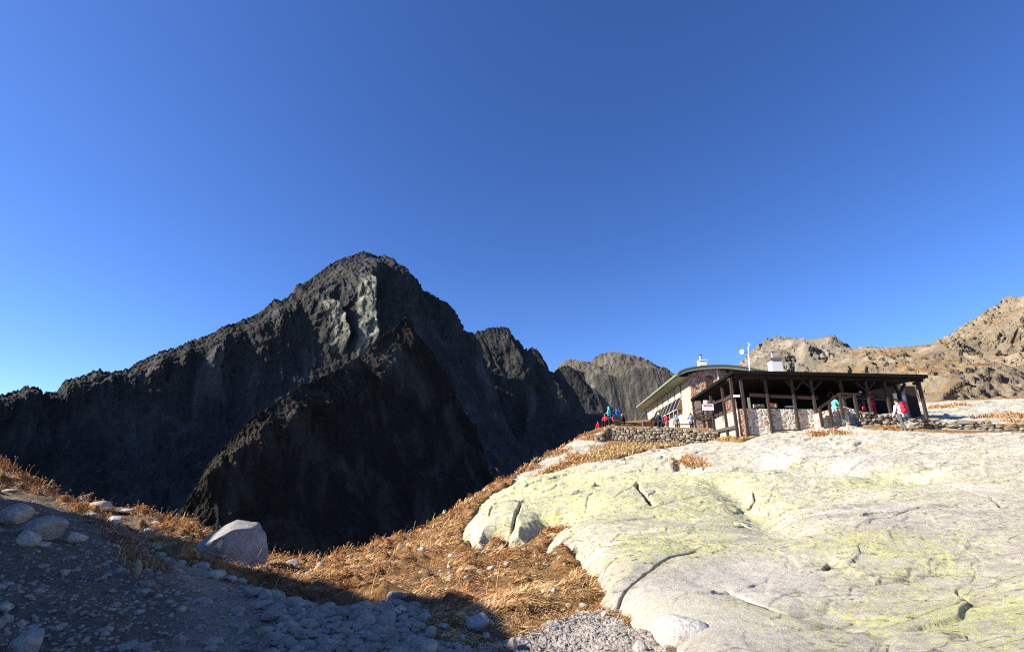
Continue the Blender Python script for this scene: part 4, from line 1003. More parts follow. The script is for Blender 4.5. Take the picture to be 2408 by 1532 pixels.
M_wood = wood_mat('dark_stained_timber', (0.035, 0.022, 0.017)); M_post = wood_mat('weathered_timber', (0.05, 0.036, 0.03)); M_ceil = wood_mat('ceiling_boards', (0.012, 0.009, 0.008))
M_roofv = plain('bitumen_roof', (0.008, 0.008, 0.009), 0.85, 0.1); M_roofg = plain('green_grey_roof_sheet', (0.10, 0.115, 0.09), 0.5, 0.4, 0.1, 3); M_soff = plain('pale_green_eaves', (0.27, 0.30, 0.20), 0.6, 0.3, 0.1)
M_wh = plain('white_render', (0.72, 0.70, 0.66), 0.8, 0.2, 0.06); M_steel = plain('brushed_steel', (0.55, 0.56, 0.58), 0.35, 0.5, 0.05, metal=0.9); M_black = plain('black_cap', (0.02, 0.02, 0.02))
M_brick = plain('brown_cap', (0.16, 0.105, 0.08)); M_glass = plain('dark_window_glass', (0.015, 0.017, 0.02), 0.15, 0.5, 0.05); M_frame = plain('window_reveal', (0.16, 0.10, 0.06))
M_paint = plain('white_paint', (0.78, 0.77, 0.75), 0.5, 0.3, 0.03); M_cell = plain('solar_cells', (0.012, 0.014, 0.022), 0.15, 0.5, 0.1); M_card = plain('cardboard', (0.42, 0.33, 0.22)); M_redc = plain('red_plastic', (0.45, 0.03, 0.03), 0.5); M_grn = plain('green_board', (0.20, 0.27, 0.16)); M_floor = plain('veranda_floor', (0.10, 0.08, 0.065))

hut = empty('mountain_hut', [PG0[0], PG0[1], 2.0])
tag(hut, 'stone mountain hut with arched green roof, red stone gable and long dark timber veranda', 'mountain hut')
LEN = 27.0
# --- main house: gable wall with a shallow recess
arc = [(2208, 1187), (2225, 1181), (2245, 1177), (2270, 1174), (2295, 1173), (2320, 1174), (2350, 1176), (2380, 1180), (2410, 1186), (2450, 1194)]
arcP = [PG(*q) for q in arc]
zb = 1.0
rx0, rx1 = PG(2247, 1197), PG(2273, 1197); rz1 = rx0[2]; rz0 = PG(2250, 1262)[2]
def pgz(p, z): q = p.copy(); q[2] = z; return q
w = MB()
Lp = PG(2208, 1300); Rp = PG(2450, 1300)
TH = EY * 0.5
w.prism([pgz(Lp, zb), pgz(rx0, zb), pgz(rx0, rz1), pgz(Lp, rz1)], TH)
w.prism([pgz(rx0, zb), pgz(rx1, zb), pgz(rx1, rz0), pgz(rx0, rz0)], TH)
w.prism([pgz(rx1, zb), pgz(Rp, zb), pgz(Rp, rz1), pgz(rx1, rz1)], TH)
w.prism([pgz(Lp, rz1)] + [p for p in arcP if p[2] > rz1] + [pgz(Rp, rz1)], TH) if arcP[-1][2] < rz1 else w.prism([pgz(Lp, rz1)] + arcP + [pgz(Rp, rz1)], TH)
w.build('gable_wall', M_gable, hut)
w = MB(); w.prism([pgz(rx0, rz0) + EY * .32, pgz(rx1, rz0) + EY * .32, pgz(rx1, rz1) + EY * .32, pgz(rx0, rz1) + EY * .32], EY * 0.1); w.build('bricked_recess', M_gable, hut)
# long left wall with six slot windows
eave_z = PG(2208, 1187)[2]
cor = PG(2208, 1300)
def PHs(s, z, off=0.0): return pgz(cor + EY * s - EX * off, z)
slots = [(2170, 1222), (2150, 1236), (2130, 1250), (2113, 1263), (2097, 1276), (2082, 1289)]
cuts = [0.0]; sl_s = []
for q in slots:
    p = PH(*q); s0 = (p - cor) @ EY; sl_s.append((s0, p[2]))
zt = np.mean([q[1] for q in sl_s[:3]]); zs = zt - 1.55; hw = 0.36
w = MB(); T2 = EX * 0.45
edges = [0.502] + [e for s0, _ in sl_s if s0 < LEN - 1 for e in (s0 - hw, s0 + hw)] + [LEN]
w.prism([PHs(0.502, zb), PHs(LEN, zb), PHs(LEN, zs), PHs(0.502, zs)], T2)
w.prism([PHs(0.502, zt), PHs(LEN, zt), PHs(LEN, eave_z), PHs(0.502, eave_z)], T2)
for i in range(0, len(edges) - 1, 2):
    w.prism([PHs(edges[i], zs), PHs(edges[i + 1], zs), PHs(edges[i + 1], zt), PHs(edges[i], zt)], T2)
w.build('long_wall', M_long, hut)
for s0, _ in sl_s:
    if s0 > LEN - 1: continue
    f = MB()
    f.prism([PHs(s0 - hw + .004, zs + .004, -.30), PHs(s0 - hw + .08, zs + .004, -.30), PHs(s0 - hw + .08, zt - .004, -.30), PHs(s0 - hw + .004, zt - .004, -.30)], EX * .08)
    f.prism([PHs(s0 + hw - .08, zs + .004, -.30), PHs(s0 + hw - .004, zs + .004, -.30), PHs(s0 + hw - .004, zt - .004, -.30), PHs(s0 + hw - .08, zt - .004, -.30)], EX * .08)
    fo = f.build('window', M_frame, hut)
    g = MB(); g.prism([PHs(s0 - hw + .08, zs + .01, -.34), PHs(s0 + hw - .08, zs + .01, -.34), PHs(s0 + hw - .08, zt - .01, -.34), PHs(s0 - hw + .08, zt - .01, -.34)], EX * .03)
    po = g.build('pane', M_glass); po.parent = fo
# arched roof: outer profile in the gable plane, swept along the house
prof = [(2158, 1193), (2166, 1181), (2185, 1173), (2207, 1168), (2235, 1164), (2262, 1162), (2295, 1161), (2330, 1162), (2365, 1166), (2400, 1172), (2440, 1181), (2470, 1190)]
OV = -0.55
outer = [PG(x_, y_, OV) for x_, y_ in prof]
cen = outer[len(outer) // 2] - EZ * 14
inner = [p + (cen - p) / np.linalg.norm(cen - p) * 0.16 for p in outer]
r_ = MB(); r_.prism(outer + inner[::-1], EY * (LEN + 1.6)); roof = r_.build('roof', M_roofg, hut)
inner2 = [p + (cen - p) / np.linalg.norm(cen - p) * 0.40 for p in outer]
f_ = MB(); f_.prism([p + (cen - p) / np.linalg.norm(cen - p) * 0.004 + EY * 0.05 for p in inner] + [p + EY * .05 for p in inner2[::-1]], EY * 0.16); f_.build('barge_board', M_soff, hut)
e0 = outer[0]; f_ = MB()
f_.tube(e0 - EX * .06 - EZ * .06 - EY * .1, e0 - EX * .06 - EZ * .06 + EY * (LEN + 1.8), 0.13); f_.build('gutter', M_soff, hut)
f_ = MB(); f_.prism([e0 + EX * .02 - EZ * .17 + EY * .3, cor + EX * .02 + pgz(np.zeros(3), 0) * 0 + EZ * (e0[2] - .17 - cor[2]) + EY * (.3 + OV), cor + EX * .02 + EZ * (e0[2] - .26 - cor[2]) + EY * (.3 + OV), e0 + EX * .02 - EZ * .26 + EY * .3], EY * (LEN + 1)); f_.build('soffit', M_soff, hut)
dp = PG(2284, 1172, -0.06); dq = PG(2291, 1215, -0.06); f_ = MB(); f_.bar(dp, dq, .12); f_.build('downpipe', M_paint, hut)
f_ = MB(); q = PG(2319, 1179, -.15); f_.bar(q - EX * .16, q + EX * .16, .3, .5); f_.build('wall_lamp', M_black, hut)
# chimneys
def chim(px0, px1, pyb, pyt, Yoff, cap, flue, fl, plane):
    a, b = plane(px0, pyb, Yoff), plane(px1, pyb, Yoff); wd = np.linalg.norm(b - a); t = plane(px0, pyt, Yoff)[2]
    m = MB(); m.hexa([a - EZ * 1.5, b - EZ * 1.5, b + EY * wd - EZ * 1.5, a + EY * wd - EZ * 1.5] + [pgz(q, t) for q in (a, b, b + EY * wd, a + EY * wd)])
    o = m.build('chimney', M_wh, hut)
    c = (a + b) / 2 + EY * wd / 2; k = wd / 2 + .09
    m = MB(); m.hexa([pgz(c + EX * i * k + EY * j * k, t + .003) for i, j in ((-1, -1), (1, -1), (1, 1), (-1, 1))] + [pgz(c + EX * i * k * .9 + EY * j * k * .9, t + cap) for i, j in ((-1, -1), (1, -1), (1, 1), (-1, 1))]); cp = m.build('chimney_cap', M_brick if cap > .1 else M_wh); cp.parent = o
    c2 = c - EX * wd * .12; m = MB(); m.tube(pgz(c2, t + cap), pgz(c2, t + cap + flue), fl); fo = m.build('flue', M_steel); fo.parent = o
    m = MB(); m.tube(pgz(c2, t + cap + flue + .01), pgz(c2, t + cap + flue + .09), fl * 1.25); fo = m.build('flue_cap', M_black); fo.parent = o
chim(2230, 2254, 1164, 1148, 6, .06, .6, .16, PG)
chim(2464, 2497, 1182, 1146, 8, .22, .5, .10, PF)

# --- veranda
def zS(px, py, Y): return atS(px, py, Y)[2]
FL = PF(2600, 1303)                       # floor reference
zpar = PF(2352, 1300)[2]; zpar2 = PF(2605, 1303)[2]
zfl = zpar2 - 0.95
E1 = PF(2334, 1179, -0.75); E2 = PF(2957, 1193, -0.75); E3 = PL(2201, 1270, -0.55); E4 = E2 + (E3 - E1) * 0.75 + EX * .3
E5 = E3 + (E2 - E1) * 1.02
# roof slopes up gently from the front eave to the house
rise = EZ * 0.55
rf = MB()
top = [E1, E2, E4 + rise, E3]
rf.hexa([p - EZ * 0.22 for p in top] + top); rf.build('veranda_roof', M_roofv, hut)
ce = MB(); ctop = [E1 + EX * .25 + EY * .25 - EZ * .224, E2 - EX * .25 + EY * .25 - EZ * .224, E4 - EX * .25 - EY * .25 + rise - EZ * .224, E3 + EX * .25 - EY * .25 - EZ * .224]
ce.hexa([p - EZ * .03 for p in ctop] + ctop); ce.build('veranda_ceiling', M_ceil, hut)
eq = MB()
eq.bar(PF(2338, 1199, .1), PF(2940, 1211, .1), .20, .24); eq.build('eaves_beam', M_wood, hut)
eq = MB(); eq.bar(PL(2334, 1205, .1), PL(2212, 1272, .1), .18, .22); eq.build('eaves_beam', M_wood, hut)
def zbelow(p, d=0.25): return float(rock_top(p[0], p[1])[0]) - d
def post(p, ztop, wd=.17, to=None):
    z0 = zbelow(p) if to is None else to
    m = MB(); m.bar(pgz(p, z0), pgz(p, ztop), wd); o = m.build('post', M_post, hut, 0.015)
    m = MB(); m.bar(pgz(p, ztop - .02) - EY * .12, pgz(p, ztop - .02) + EY * .5, .13, .16); c = m.build('corbel', M_wood); c.parent = o
    return o
zt_ = lambda px: PF(px, np.interp(px, [2338, 2940], [1204, 1216]), .1)[2]
FPX = [(2352, 1390), (2385, 1390), (2461, 1366), (2546, 1362), (2604, 1328), (2692, 1290), (2774, 1294), (2842, 1325), (2955, 1330)]
for i, (px, py) in enumerate(FPX):
    p = PF(px, py, 0.0)
    post(p, zt_(px) - .05, .19 if i < 2 else .17, to=None)
for px, py in [(2321, 1393), (2273, 1330), (2243, 1337), (2212, 1310)]:
    p = PL(px, py, 0.05)
    post(p, PL(np.interp(px, [2212, 2321], [2207, 2300]), np.interp(px, [2212, 2321], [1275, 1222]), .1)[2], .18)
# diagonal braces at the post heads
br = []
for px in (2774, 2604, 2546):
    p = PF(px, 1300, .02); z = zt_(px) - .1
    for s_ in (-1, 1):
        m = MB(); m.bar(pgz(p, z - .65), pgz(p + EX * s_ * .6, z), .10); m.build('brace', M_wood, hut)
# masonry parapet: front and left side
A0, A1 = PF(2350, 1300, .14), PF(2612, 1303, .14)
m = MB(); m.hexa([pgz(A0, 0.2), pgz(A1, 0.2), pgz(A1 + EY * .4, .2), pgz(A0 + EY * .4, .2), pgz(A0, zpar), pgz(A1, zpar2), pgz(A1 + EY * .4, zpar2), pgz(A0 + EY * .4, zpar)]); m.build('parapet_wall', M_parapet, hut)
S0, S1 = PL(2350, 1302, .14), PL(2276, 1334, .14)
S0 = S0 + EY * (0.545)
m = MB(); m.hexa([pgz(S0, .2), pgz(S1, .2), pgz(S1 + EX * .4, .2), pgz(S0 + EX * .4, .2), pgz(S0, zpar - .03), pgz(S1, PL(2276, 1334)[2]), pgz(S1 + EX * .4, PL(2276, 1334)[2]), pgz(S0 + EX * .4, zpar - .03)]); m.build('parapet_wall', M_long, hut)
# buttress of masonry under the corner posts
B0, B1 = PF(2357, 1302, -.02), PF(2380, 1302, -.02)
m = MB(); m.hexa([pgz(B0, .2), pgz(B1, .2), pgz(B1 + EY * .15, .2), pgz(B0 + EY * .15, .2), pgz(B0, zpar - .05), pgz(B1, zpar - .05), pgz(B1 + EY * .15, zpar - .05), pgz(B0 + EY * .15, zpar - .05)]); m.build('corner_pier', M_gable, hut)
# floor and dark back wall, and the end wall
D = 6.5
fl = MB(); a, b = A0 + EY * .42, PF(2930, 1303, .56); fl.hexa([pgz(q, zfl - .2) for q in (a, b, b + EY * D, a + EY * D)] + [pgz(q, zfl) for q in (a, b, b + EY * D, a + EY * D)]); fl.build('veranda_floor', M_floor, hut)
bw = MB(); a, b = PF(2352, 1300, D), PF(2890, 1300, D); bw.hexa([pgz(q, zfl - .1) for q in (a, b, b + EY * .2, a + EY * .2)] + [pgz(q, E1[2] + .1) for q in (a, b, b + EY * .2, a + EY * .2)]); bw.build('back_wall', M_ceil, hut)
a, b = PF(2893, 1300, 3.5), PF(2932, 1300, 3.5); ew = MB(); ew.hexa([pgz(q, zfl + .6) for q in (a, b, b + EY * .2, a + EY * .2)] + [pgz(q, E2[2] - .1) for q in (a, b, b + EY * .2, a + EY * .2)]); ew.build('end_panel', M_wood, hut)
a, b = PF(2866, 1300, 2.6), PF(2897, 1300, 2.6); ew = MB(); ew.hexa([pgz(q, zfl - .3) for q in (a, b, b + EY * .5, a + EY * .5)] + [pgz(q, PF(2880, 1222, 2.6)[2]) for q in (a, b, b + EY * .5, a + EY * .5)]); ew.build('stone_pillar', masonry_mat('pillar_rubble', 4, [GREY, TAN, GRY2, RED], (0.3, 0.28, 0.25), .08), hut)
yb = PF(2866, 1255, 1.9)
m = MB(); m.bar(pgz(yb, zfl - .5), yb, .18); m.bar(yb, PF(2851, 1225, 1.9), .14); m.bar(yb, PF(2884, 1222, 1.9), .14); m.build('forked_post', M_wood, hut)
# planked stair house on the left side and its railings
a, b = PL(2252, 1300, 1.3), PL(2216, 1300, 1.3)
m = MB(); q0, q1 = PL(2250, 1275, 1.3), PL(2250, 1342, 1.3); ev = PL(2216, 1275, 1.3)
m.hexa([pgz(a, q1[2]), pgz(b, q1[2]), pgz(b + EX * .15, q1[2]), pgz(a + EX * .15, q1[2]), pgz(a, q0[2] + .3), pgz(b, q0[2] + .3), pgz(b + EX * .15, q0[2] + .3), pgz(a + EX * .15, q0[2] + .3)]); pw_o = m.build('plank_wall', wood_mat('grey_planks', (0.10, 0.08, 0.075)), hut)
c0, c1 = PL(2252, 1342, 1.35), PL(2300, 1342, 1.35)
m = MB(); m.hexa([pgz(q, q1[2] - .0) for q in (PL(2300, 1300, 1.47), PL(2253, 1300, 1.47), PL(2253, 1300, 1.47) + EX * .12, PL(2300, 1300, 1.47) + EX * .12)] + [pgz(q, q0[2] - .2) for q in (PL(2300, 1300, 1.47), PL(2253, 1300, 1.47), PL(2253, 1300, 1.47) + EX * .12, PL(2300, 1300, 1.47) + EX * .12)]); m.build('plank_wall', wood_mat('brown_planks', (0.06, 0.04, 0.035)), hut)
m = MB(); m.bar(PL(2338, 1258, -.05), PL(2306, 1276, -.05), .12, .26); m.bar(PL(2322, 1267, -.05), PL(2212, 1309, -.05), .10, .16); m.build('handrail', M_post, hut)
m = MB(); m.bar(PL(2272, 1318, -.05), PL(2214, 1330, -.05), .10, .14); m.bar(PL(2243, 1312, -.05), PL(2218, 1323, -.05), .08, .2); m.build('lower_rail', M_wood, hut)
m = MB(); m.bar(PL(2274, 1331, .1), PL(2243, 1337, .1), .5, .22); m.bar(PL(2243, 1337, .3), PL(2216, 1332, .3), .8, .14); m.build('stair_landing', M_wood, hut)
m = MB(); m.bar(PF(2390, 1258, .02), PF(2606, 1268, .02), .10, .24); m.build('handrail', M_wood, hut)
# outside stair at the right: rubble flank, newel posts, handrails
q = lambda px, py, o=-.9: PF(px, py, o)
m = MB(); a, b = q(2606, 1300, -.7), q(2690, 1300, -.7)
m.hexa([pgz(a, .8), pgz(b, .8), pgz(b + EY * .8, .8), pgz(a + EY * .8, .8), pgz(a, q(2612, 1316, -.7)[2]), pgz(b, q(2690, 1293, -.7)[2]), pgz(b + EY * .8, q(2690, 1293, -.7)[2]), pgz(a + EY * .8, q(2612, 1316, -.7)[2])]); m.build('stair_flank', M_parapet, hut)
m = MB(); a, b = q(2691, 1300, -.6), q(2744, 1300, -.6); zz = q(2720, 1294, -.6)[2]
m.hexa([pgz(a, .8), pgz(b, .8), pgz(b + EY * .72, .8), pgz(a + EY * .72, .8), pgz(a, zz), pgz(b, q(2744, 1310, -.6)[2]), pgz(b + EY * .72, q(2744, 1310, -.6)[2]), pgz(a + EY * .72, zz)]); m.build('stair_flank', M_parapet, hut)
for i in range(5):
    a, b = q(2620 + i * 14, 1330, -1.5), q(2650 + i * 14, 1330, -1.5); z1 = q(2640, 1330 - 7 * i, -1.5)[2]
    m = MB(); m.hexa([pgz(a, .8), pgz(b, .8), pgz(b + EY * .78, .8), pgz(a + EY * .78, .8), pgz(a, z1), pgz(b, z1), pgz(b + EY * .78, z1), pgz(a + EY * .78, z1)]); m.build('step', M_parapet, hut)
NW = [((2613, 1300), (2620, 1346)), ((2644, 1279), (2652, 1342)), ((2675, 1254), (2686, 1317)), ((2723, 1254), (2734, 1317))]
for (x0, y0), (x1, y1) in NW:
    m = MB(); b = q(x1, y1, -1.6); t = q(x0, y0, -1.6); m.bar(pgz(b, b[2] - .3), pgz(b, t[2]), .15); m.build('newel_post', M_post, hut)
m = MB(); pts_ = [(2612, 1300), (2645, 1278), (2676, 1254), (2740, 1256)]
for u_, v_ in zip(pts_[:-1], pts_[1:]): m.bar(q(*u_, -1.6), q(*v_, -1.6), .12, .14)
m.build('handrail', M_wood, hut)
m = MB(); m.bar(q(2686, 1270, -.2), q(2722, 1258, -.2), .10, .18); m.bar(PF(2726, 1268, .05), PF(2838, 1272, .05), .1, .18); m.bar(PF(2842, 1275, .05), PF(2880, 1280, .05), .1, .14); m.build('handrail', M_wood, hut)

# --- things on and around the hut
def box_thing(name, px, py, w, h, d, plane, off, mat, label, cat, group=None):
    c = plane(px, py, off); m = MB(); a = EX * w / 2; root = np.zeros(3)
    z0 = c[2]
    m.hexa([c - a, c + a, c + a + EY * d, c - a + EY * d] + [pgz(x_, z0 + h) for x_ in (c - a, c + a, c + a + EY * d, c - a + EY * d)])
    return tag(m.build(name, mat, None, 0.01), label, cat, group)
box_thing('cardboard_box', 2412, 1298, .30, .24, .3, PF, .58, M_card, 'small cardboard box behind the veranda parapet near the green board', 'box', 'boxes on the veranda')
box_thing('cardboard_box', 2431, 1298, .26, .24, .3, PF, .58, M_card, 'small cardboard box just left of the third veranda post', 'box', 'boxes on the veranda')
box_thing('cardboard_box', 2466, 1298, .42, .24, .3, PF, .58, M_card, 'cardboard box right of the third veranda post with a red crate behind', 'box', 'boxes on the veranda')
box_thing('red_crate', 2470, 1298, .42, .34, .3, PF, .95, M_redc, 'red crate standing behind the cardboard box on the veranda', 'crate')
box_thing('leaning_board', 2391, 1301, .18, .78, .05, PF, .75, M_grn, 'pale green board leaning on the inside of the veranda parapet', 'board', 'boards on the veranda')
box_thing('leaning_board', 2377, 1301, .12, .72, .05, PF, .75, M_post, 'brown board leaning beside the pale green board', 'board', 'boards on the veranda')
box_thing('white_tray', 2520, 1297, .55, .10, .3, PF, .62, M_paint, 'flat white tray on the veranda parapet left of the fourth post', 'tray')
box_thing('sign_board', 2349, 1265, .44, .17, .03, PF, -.13, M_paint, 'narrow white board fixed across the two corner posts', 'sign')
def sign(px0, py0, px1, py1, off, label, marks, grp):
    a, b = PL(px0, py0, off), PL(px1, py1, off)
    a, b = PL(px0, py0, off), PL(px1, py0, off)
    return a, b
sg = empty('sign_board', PF(2258, 1297, 3.6)); a, b = PF(2240, 1307, 3.6), PF(2276, 1307, 3.6); zt2 = PF(2250, 1287, 3.6)[2]
m = MB(); m.hexa([a, b, b + EY * .04, a + EY * .04] + [pgz(x_, zt2) for x_ in (a, b, b + EY * .04, a + EY * .04)]); m.build('panel', M_paint, sg)
m = MB(); hgt = zt2 - a[2]
for k in range(9):
    if k in (3,): continue
    c = a + (b - a) * (.14 + .08 * k) + EZ * hgt * .68 - EY * .012; m.bar(c, c + EZ * hgt * (.10 + .05 * (k % 3)), .07, .012)
m.build('lettering', M_redc, sg)
tag(sg, 'large white sign with a line of small red lettering by the veranda stair', 'sign', 'signs by the veranda stair')
box_thing('sign_board', 2249, 1286, .28, .27, .03, PF, 3.6, M_paint, 'small white notice above the large white sign', 'sign', 'signs by the veranda stair')
box_thing('notice', 2855, 1269, .24, .36, .03, PF, 1.75, M_paint, 'white notice left of the forked post under the veranda roof', 'notice', 'notices at the right end of the veranda')
box_thing('notice', 2880, 1277, .34, .42, .03, PF, 2.55, M_paint, 'white notice hung on the stone pillar at the veranda end', 'notice', 'notices at the right end of the veranda')
box_thing('bench', 2510, 1370, 1.9, .06, .30, PF, -.55, M_post, 'low plank bench on the slab below the parapet', 'bench')
wr = PF(2648, 1258, 3.0); m = MB(); K = 18
for i in range(K):
    a1, a2 = 2 * math.pi * i / K, 2 * math.pi * (i + 1) / K
    m.tube(wr + EX * .2 * math.cos(a1) + EZ * .2 * math.sin(a1), wr + EX * .2 * math.cos(a2) + EZ * .2 * math.sin(a2), .05, k=6)
tag(m.build('wreath', plain('rust_wreath', (0.16, 0.06, 0.045))), 'round rust coloured wreath hanging in the dark veranda', 'wreath')
# solar panels on the long wall
sp_t0, sp_t1 = PH(2173, 1259, -.03), PH(2092, 1313, -.03)
sroot = empty('solar_array', sp_t0); tag(sroot, 'row of seven dark solar panels leaning out from the long hut wall', 'solar panels')
out = -EX * 0.75 - EZ * (sp_t0[2] - PH(2167, 1299, -.78)[2])
nP = 7
for i in range(nP):
    a = sp_t0 + (sp_t1 - sp_t0) * (i + .06) / nP; b = sp_t0 + (sp_t1 - sp_t0) * (i + .94) / nP
    a[2] = b[2] = sp_t0[2]
    nn = np.cross(out, EY); nn /= np.linalg.norm(nn); nn = nn if nn[2] > 0 else -nn
    m = MB(); m.prism([a + out * .03, b + out * .03, b + out * .97, a + out * .97], -nn * .03); pn = m.build('panel', M_cell, sroot)
m = MB(); 
tz = lambda p: np.array([p[0], p[1], sp_t0[2]])
for i in range(nP + 1):
    a = tz(sp_t0 + (sp_t1 - sp_t0) * i / nP); m.bar(a, a + out, .03, .03)
m.bar(tz(sp_t0), tz(sp_t1), .05); m.bar(tz(sp_t0) + out, tz(sp_t1) + out, .06)
m.build('frame', M_paint, sroot)
m = MB(); a = tz(sp_t0); m.add([a - EY * .05, a + out - EY * .05, a + out * np.array([0, 0, 1.0]) - EY * .05, a - EY * .01, a + out - EY * .01, a + out * np.array([0, 0, 1.0]) - EY * .01], [[0, 1, 2], [3, 5, 4], [0, 3, 4, 1], [1, 4, 5, 2], [2, 5, 3, 0]]); m.build('side_board', M_frame, sroot)
# antenna mast on the roof
mb = PF(2388, 1182, 14); am = empty('antenna_mast', mb); tag(am, 'thin mast with a white dish and small vane on the hut roof', 'antenna')
PA = lambda px, py: PF(px, py, 14)
m = MB(); m.tube(mb - EZ * .6, PA(2386, 1106), .07); m.tube(PA(2388, 1122.5), PA(2368, 1122.5), .045); m.build('pole', M_steel, am)
c = PA(2364.5, 1120.5); K = 14; V = []; F = []
for i in range(K):
    a1 = 2 * math.pi * i / K; V.append(c + EX * .12 * 0 + (EX * .8 - EY * .6) * .22 * math.cos(a1) + EZ * .25 * math.sin(a1))
V2 = [v_ + EY * .05 + EX * .03 for v_ in V]; V3 = [c + EY * .16 + EX * .1]
m = MB(); m.add(V + V2 + V3, [list(range(K))] + [[i, (i + 1) % K, K + (i + 1) % K, K + i] for i in range(K)] + [[K + i, K + (i + 1) % K, 2 * K] for i in range(K)]); m.build('dish', M_paint, am)
m = MB(); v0 = PA(2389, 1101); m.prism([v0, v0 + EX * .10 + EZ * .1, v0 - EX * .05 + EZ * .32, v0 - EX * .16 + EZ * .34], EY * .03); m.tube(PA(2386, 1106), v0 + EZ * .02, .03); m.build('vane', M_paint, am)

# ------------------------------------------------------------------ dry stone walls
def dry_wall(name, A, B, ztop, thick, courses_h, mat, label, seed, zbot=None, grp='dry stone walls by the hut'):
    r = np.random.default_rng(seed); A, B = np.array(A), np.array(B); L = np.linalg.norm((B - A)[:2]); t = (B - A) / L; t[2] = 0; nrm = np.array([-t[1], t[0], 0])
    Vs, Fs, n0 = [], [], 0
    s_list = []
    zmax = max(ztop(0), ztop(1)); zmin = min(float(terrain_z(*(A + t * L * f)[:2])) for f in np.linspace(0, 1, 9)) - .3 if zbot is None else zbot
    z = zmin
    while z < zmax + .05:
        h = r.uniform(*courses_h); s = -r.uniform(0, .2)
        while s < L:
            wd = r.uniform(.18, .62); zz = z + r.normal(0, .02)
            c = A + t * (s + wd / 2)
            if zz + h * .4 < ztop(np.clip((s + wd / 2) / L, 0, 1)) + r.normal(0, .05):
                V, F = SHAPES1[int(r.integers(24))]
                sq = np.sign(V) * np.abs(V) ** 0.55
                v = sq * np.array([wd * .54, thick * .5, h * .60]); v = np.outer(v[:, 0], t) + np.outer(v[:, 1] + r.normal(0, .05), nrm) + np.outer(v[:, 2], EZ) + np.array([c[0], c[1], zz + h / 2])
                Vs.append(v); Fs.append(F + n0); n0 += len(v)
            s += wd
        z += h * .96
    V = np.vstack(Vs); tint = np.repeat(r.uniform(0.55, 1.1, (len(Vs), 1)) * np.where(r.uniform(size=(len(Vs), 1)) < .25, np.array([[1.0, .72, .5]]), np.array([[1.0, .96, .88]])), [len(v) for v in Vs], 0)
    return tag(np_mesh(name, V, np.vstack(Fs), mat, smooth_shade=False, attrs={'tint': tint * np.array([0.30, 0.275, 0.235])}), label, 'stone wall', grp)
M_dry = stone_mat('dry_stone', (0.2, 0.2, 0.2), (0.4, 0.4, 0.4))
_n, _l = M_dry.node_tree.nodes, M_dry.node_tree.links
_b = _n['Principled BSDF']; _t = nattr(_n, 'tint'); _f = nnoise(_n, _l, ncoord(_n, _l), 9, 6, .7)
_l.new(nmix(_n, _l, 0.7, _t.outputs['Color'], nramp(_n, _l, _f, [(.3, (.5, .5, .5)), (.7, (1.3, 1.3, 1.3))]), 'MULTIPLY'), _b.inputs['Base Color'])
W0, W1 = atS(1940, 1375, 43.5), atS(2275, 1375, 38.5)
zt0, zt1 = zS(1940, 1362, 43.5), zS(2275, 1372, 38.5)
dry_wall('dry_stone_wall', W0, W1, lambda f: zt0 + (zt1 - zt0) * f, .6, (.13, .26), M_dry, 'long dry stone retaining wall below the terrace where people stand', 5)
W2, W3 = atS(1900, 1385, 43), atS(1944, 1375, 43.3)
z2, z3 = zS(1905, 1392, 43), zS(1940, 1364, 43.3)
dry_wall('dry_stone_wall', W2, W3, lambda f: z2 + (z3 - z2) * f, .6, (.15, .3), M_dry, 'short stepped end of the terrace wall above the steep drop', 6)
R0, R1 = atS(2905, 1365, 27.5), atS(3330, 1372, 25.0)
za, zc = zS(2905, 1334, 27.5), zS(3330, 1352, 25.0)
dry_wall('dry_stone_wall', R0, R1, lambda f: za + (zc - za) * f, .5, (.10, .2), M_dry, 'low brownish dry stone wall right of the person with the red backpack', 7)
R0, R1 = PF(2746, 1335, -1.4), PF(2870, 1335, -1.4); z0_, z1_ = PF(2746, 1312, -1.4)[2], PF(2870, 1326, -1.4)[2]
dry_wall('dry_stone_wall', R0, R1, lambda f: z0_ + (z1_ - z0_) * f, .5, (.14, .26), M_dry, 'short pale block wall between the stair and the right veranda posts', 8)
r = np.random.default_rng(81); f_ = r.uniform(0, 1, 1500); f_ = f_[fbm(f_ * 14, 0 * f_, 0 * f_, 2, seed=82) > -0.05]
gx_, gy_ = W0[0] + (W1[0] - W0[0]) * f_ + r.normal(0, .15, len(f_)), W0[1] + (W1[1] - W0[1]) * f_ + r.normal(0, .18, len(f_)) + .1
grass_blades('wall_top_grass', gx_, gy_, zt0 + (zt1 - zt0) * f_ - .03, 0.24 * np.ones(len(f_)), 0.05 * np.ones(len(f_)), r.uniform(0, 6.28, len(f_)), r.uniform(.2, .8, len(f_)), np.ones((len(f_), 6)) * np.array([.6, 1, .9, .4, .3, .5]), 83)
# terrace behind the wall: a level gravel floor
tp = [atS(1935, 1362, 44.3), atS(2280, 1372, 39.4), atS(2330, 1360, 48), PG(2250, 1352, -.1), atS(2130, 1358, 68), atS(1960, 1358, 52)]
m = MB(); 
m.prism([np.array([p_[0], p_[1], zt0 + .26 if i in (0, 4, 5) else zt1 + .26]) for i, p_ in enumerate(tp)], np.array([0, 0, -1.6])); terr = m.build('terrace', plain('terrace_gravel', (0.20, 0.16, 0.11), .95, .1, .35, 6)); tag(terr, kind='structure')
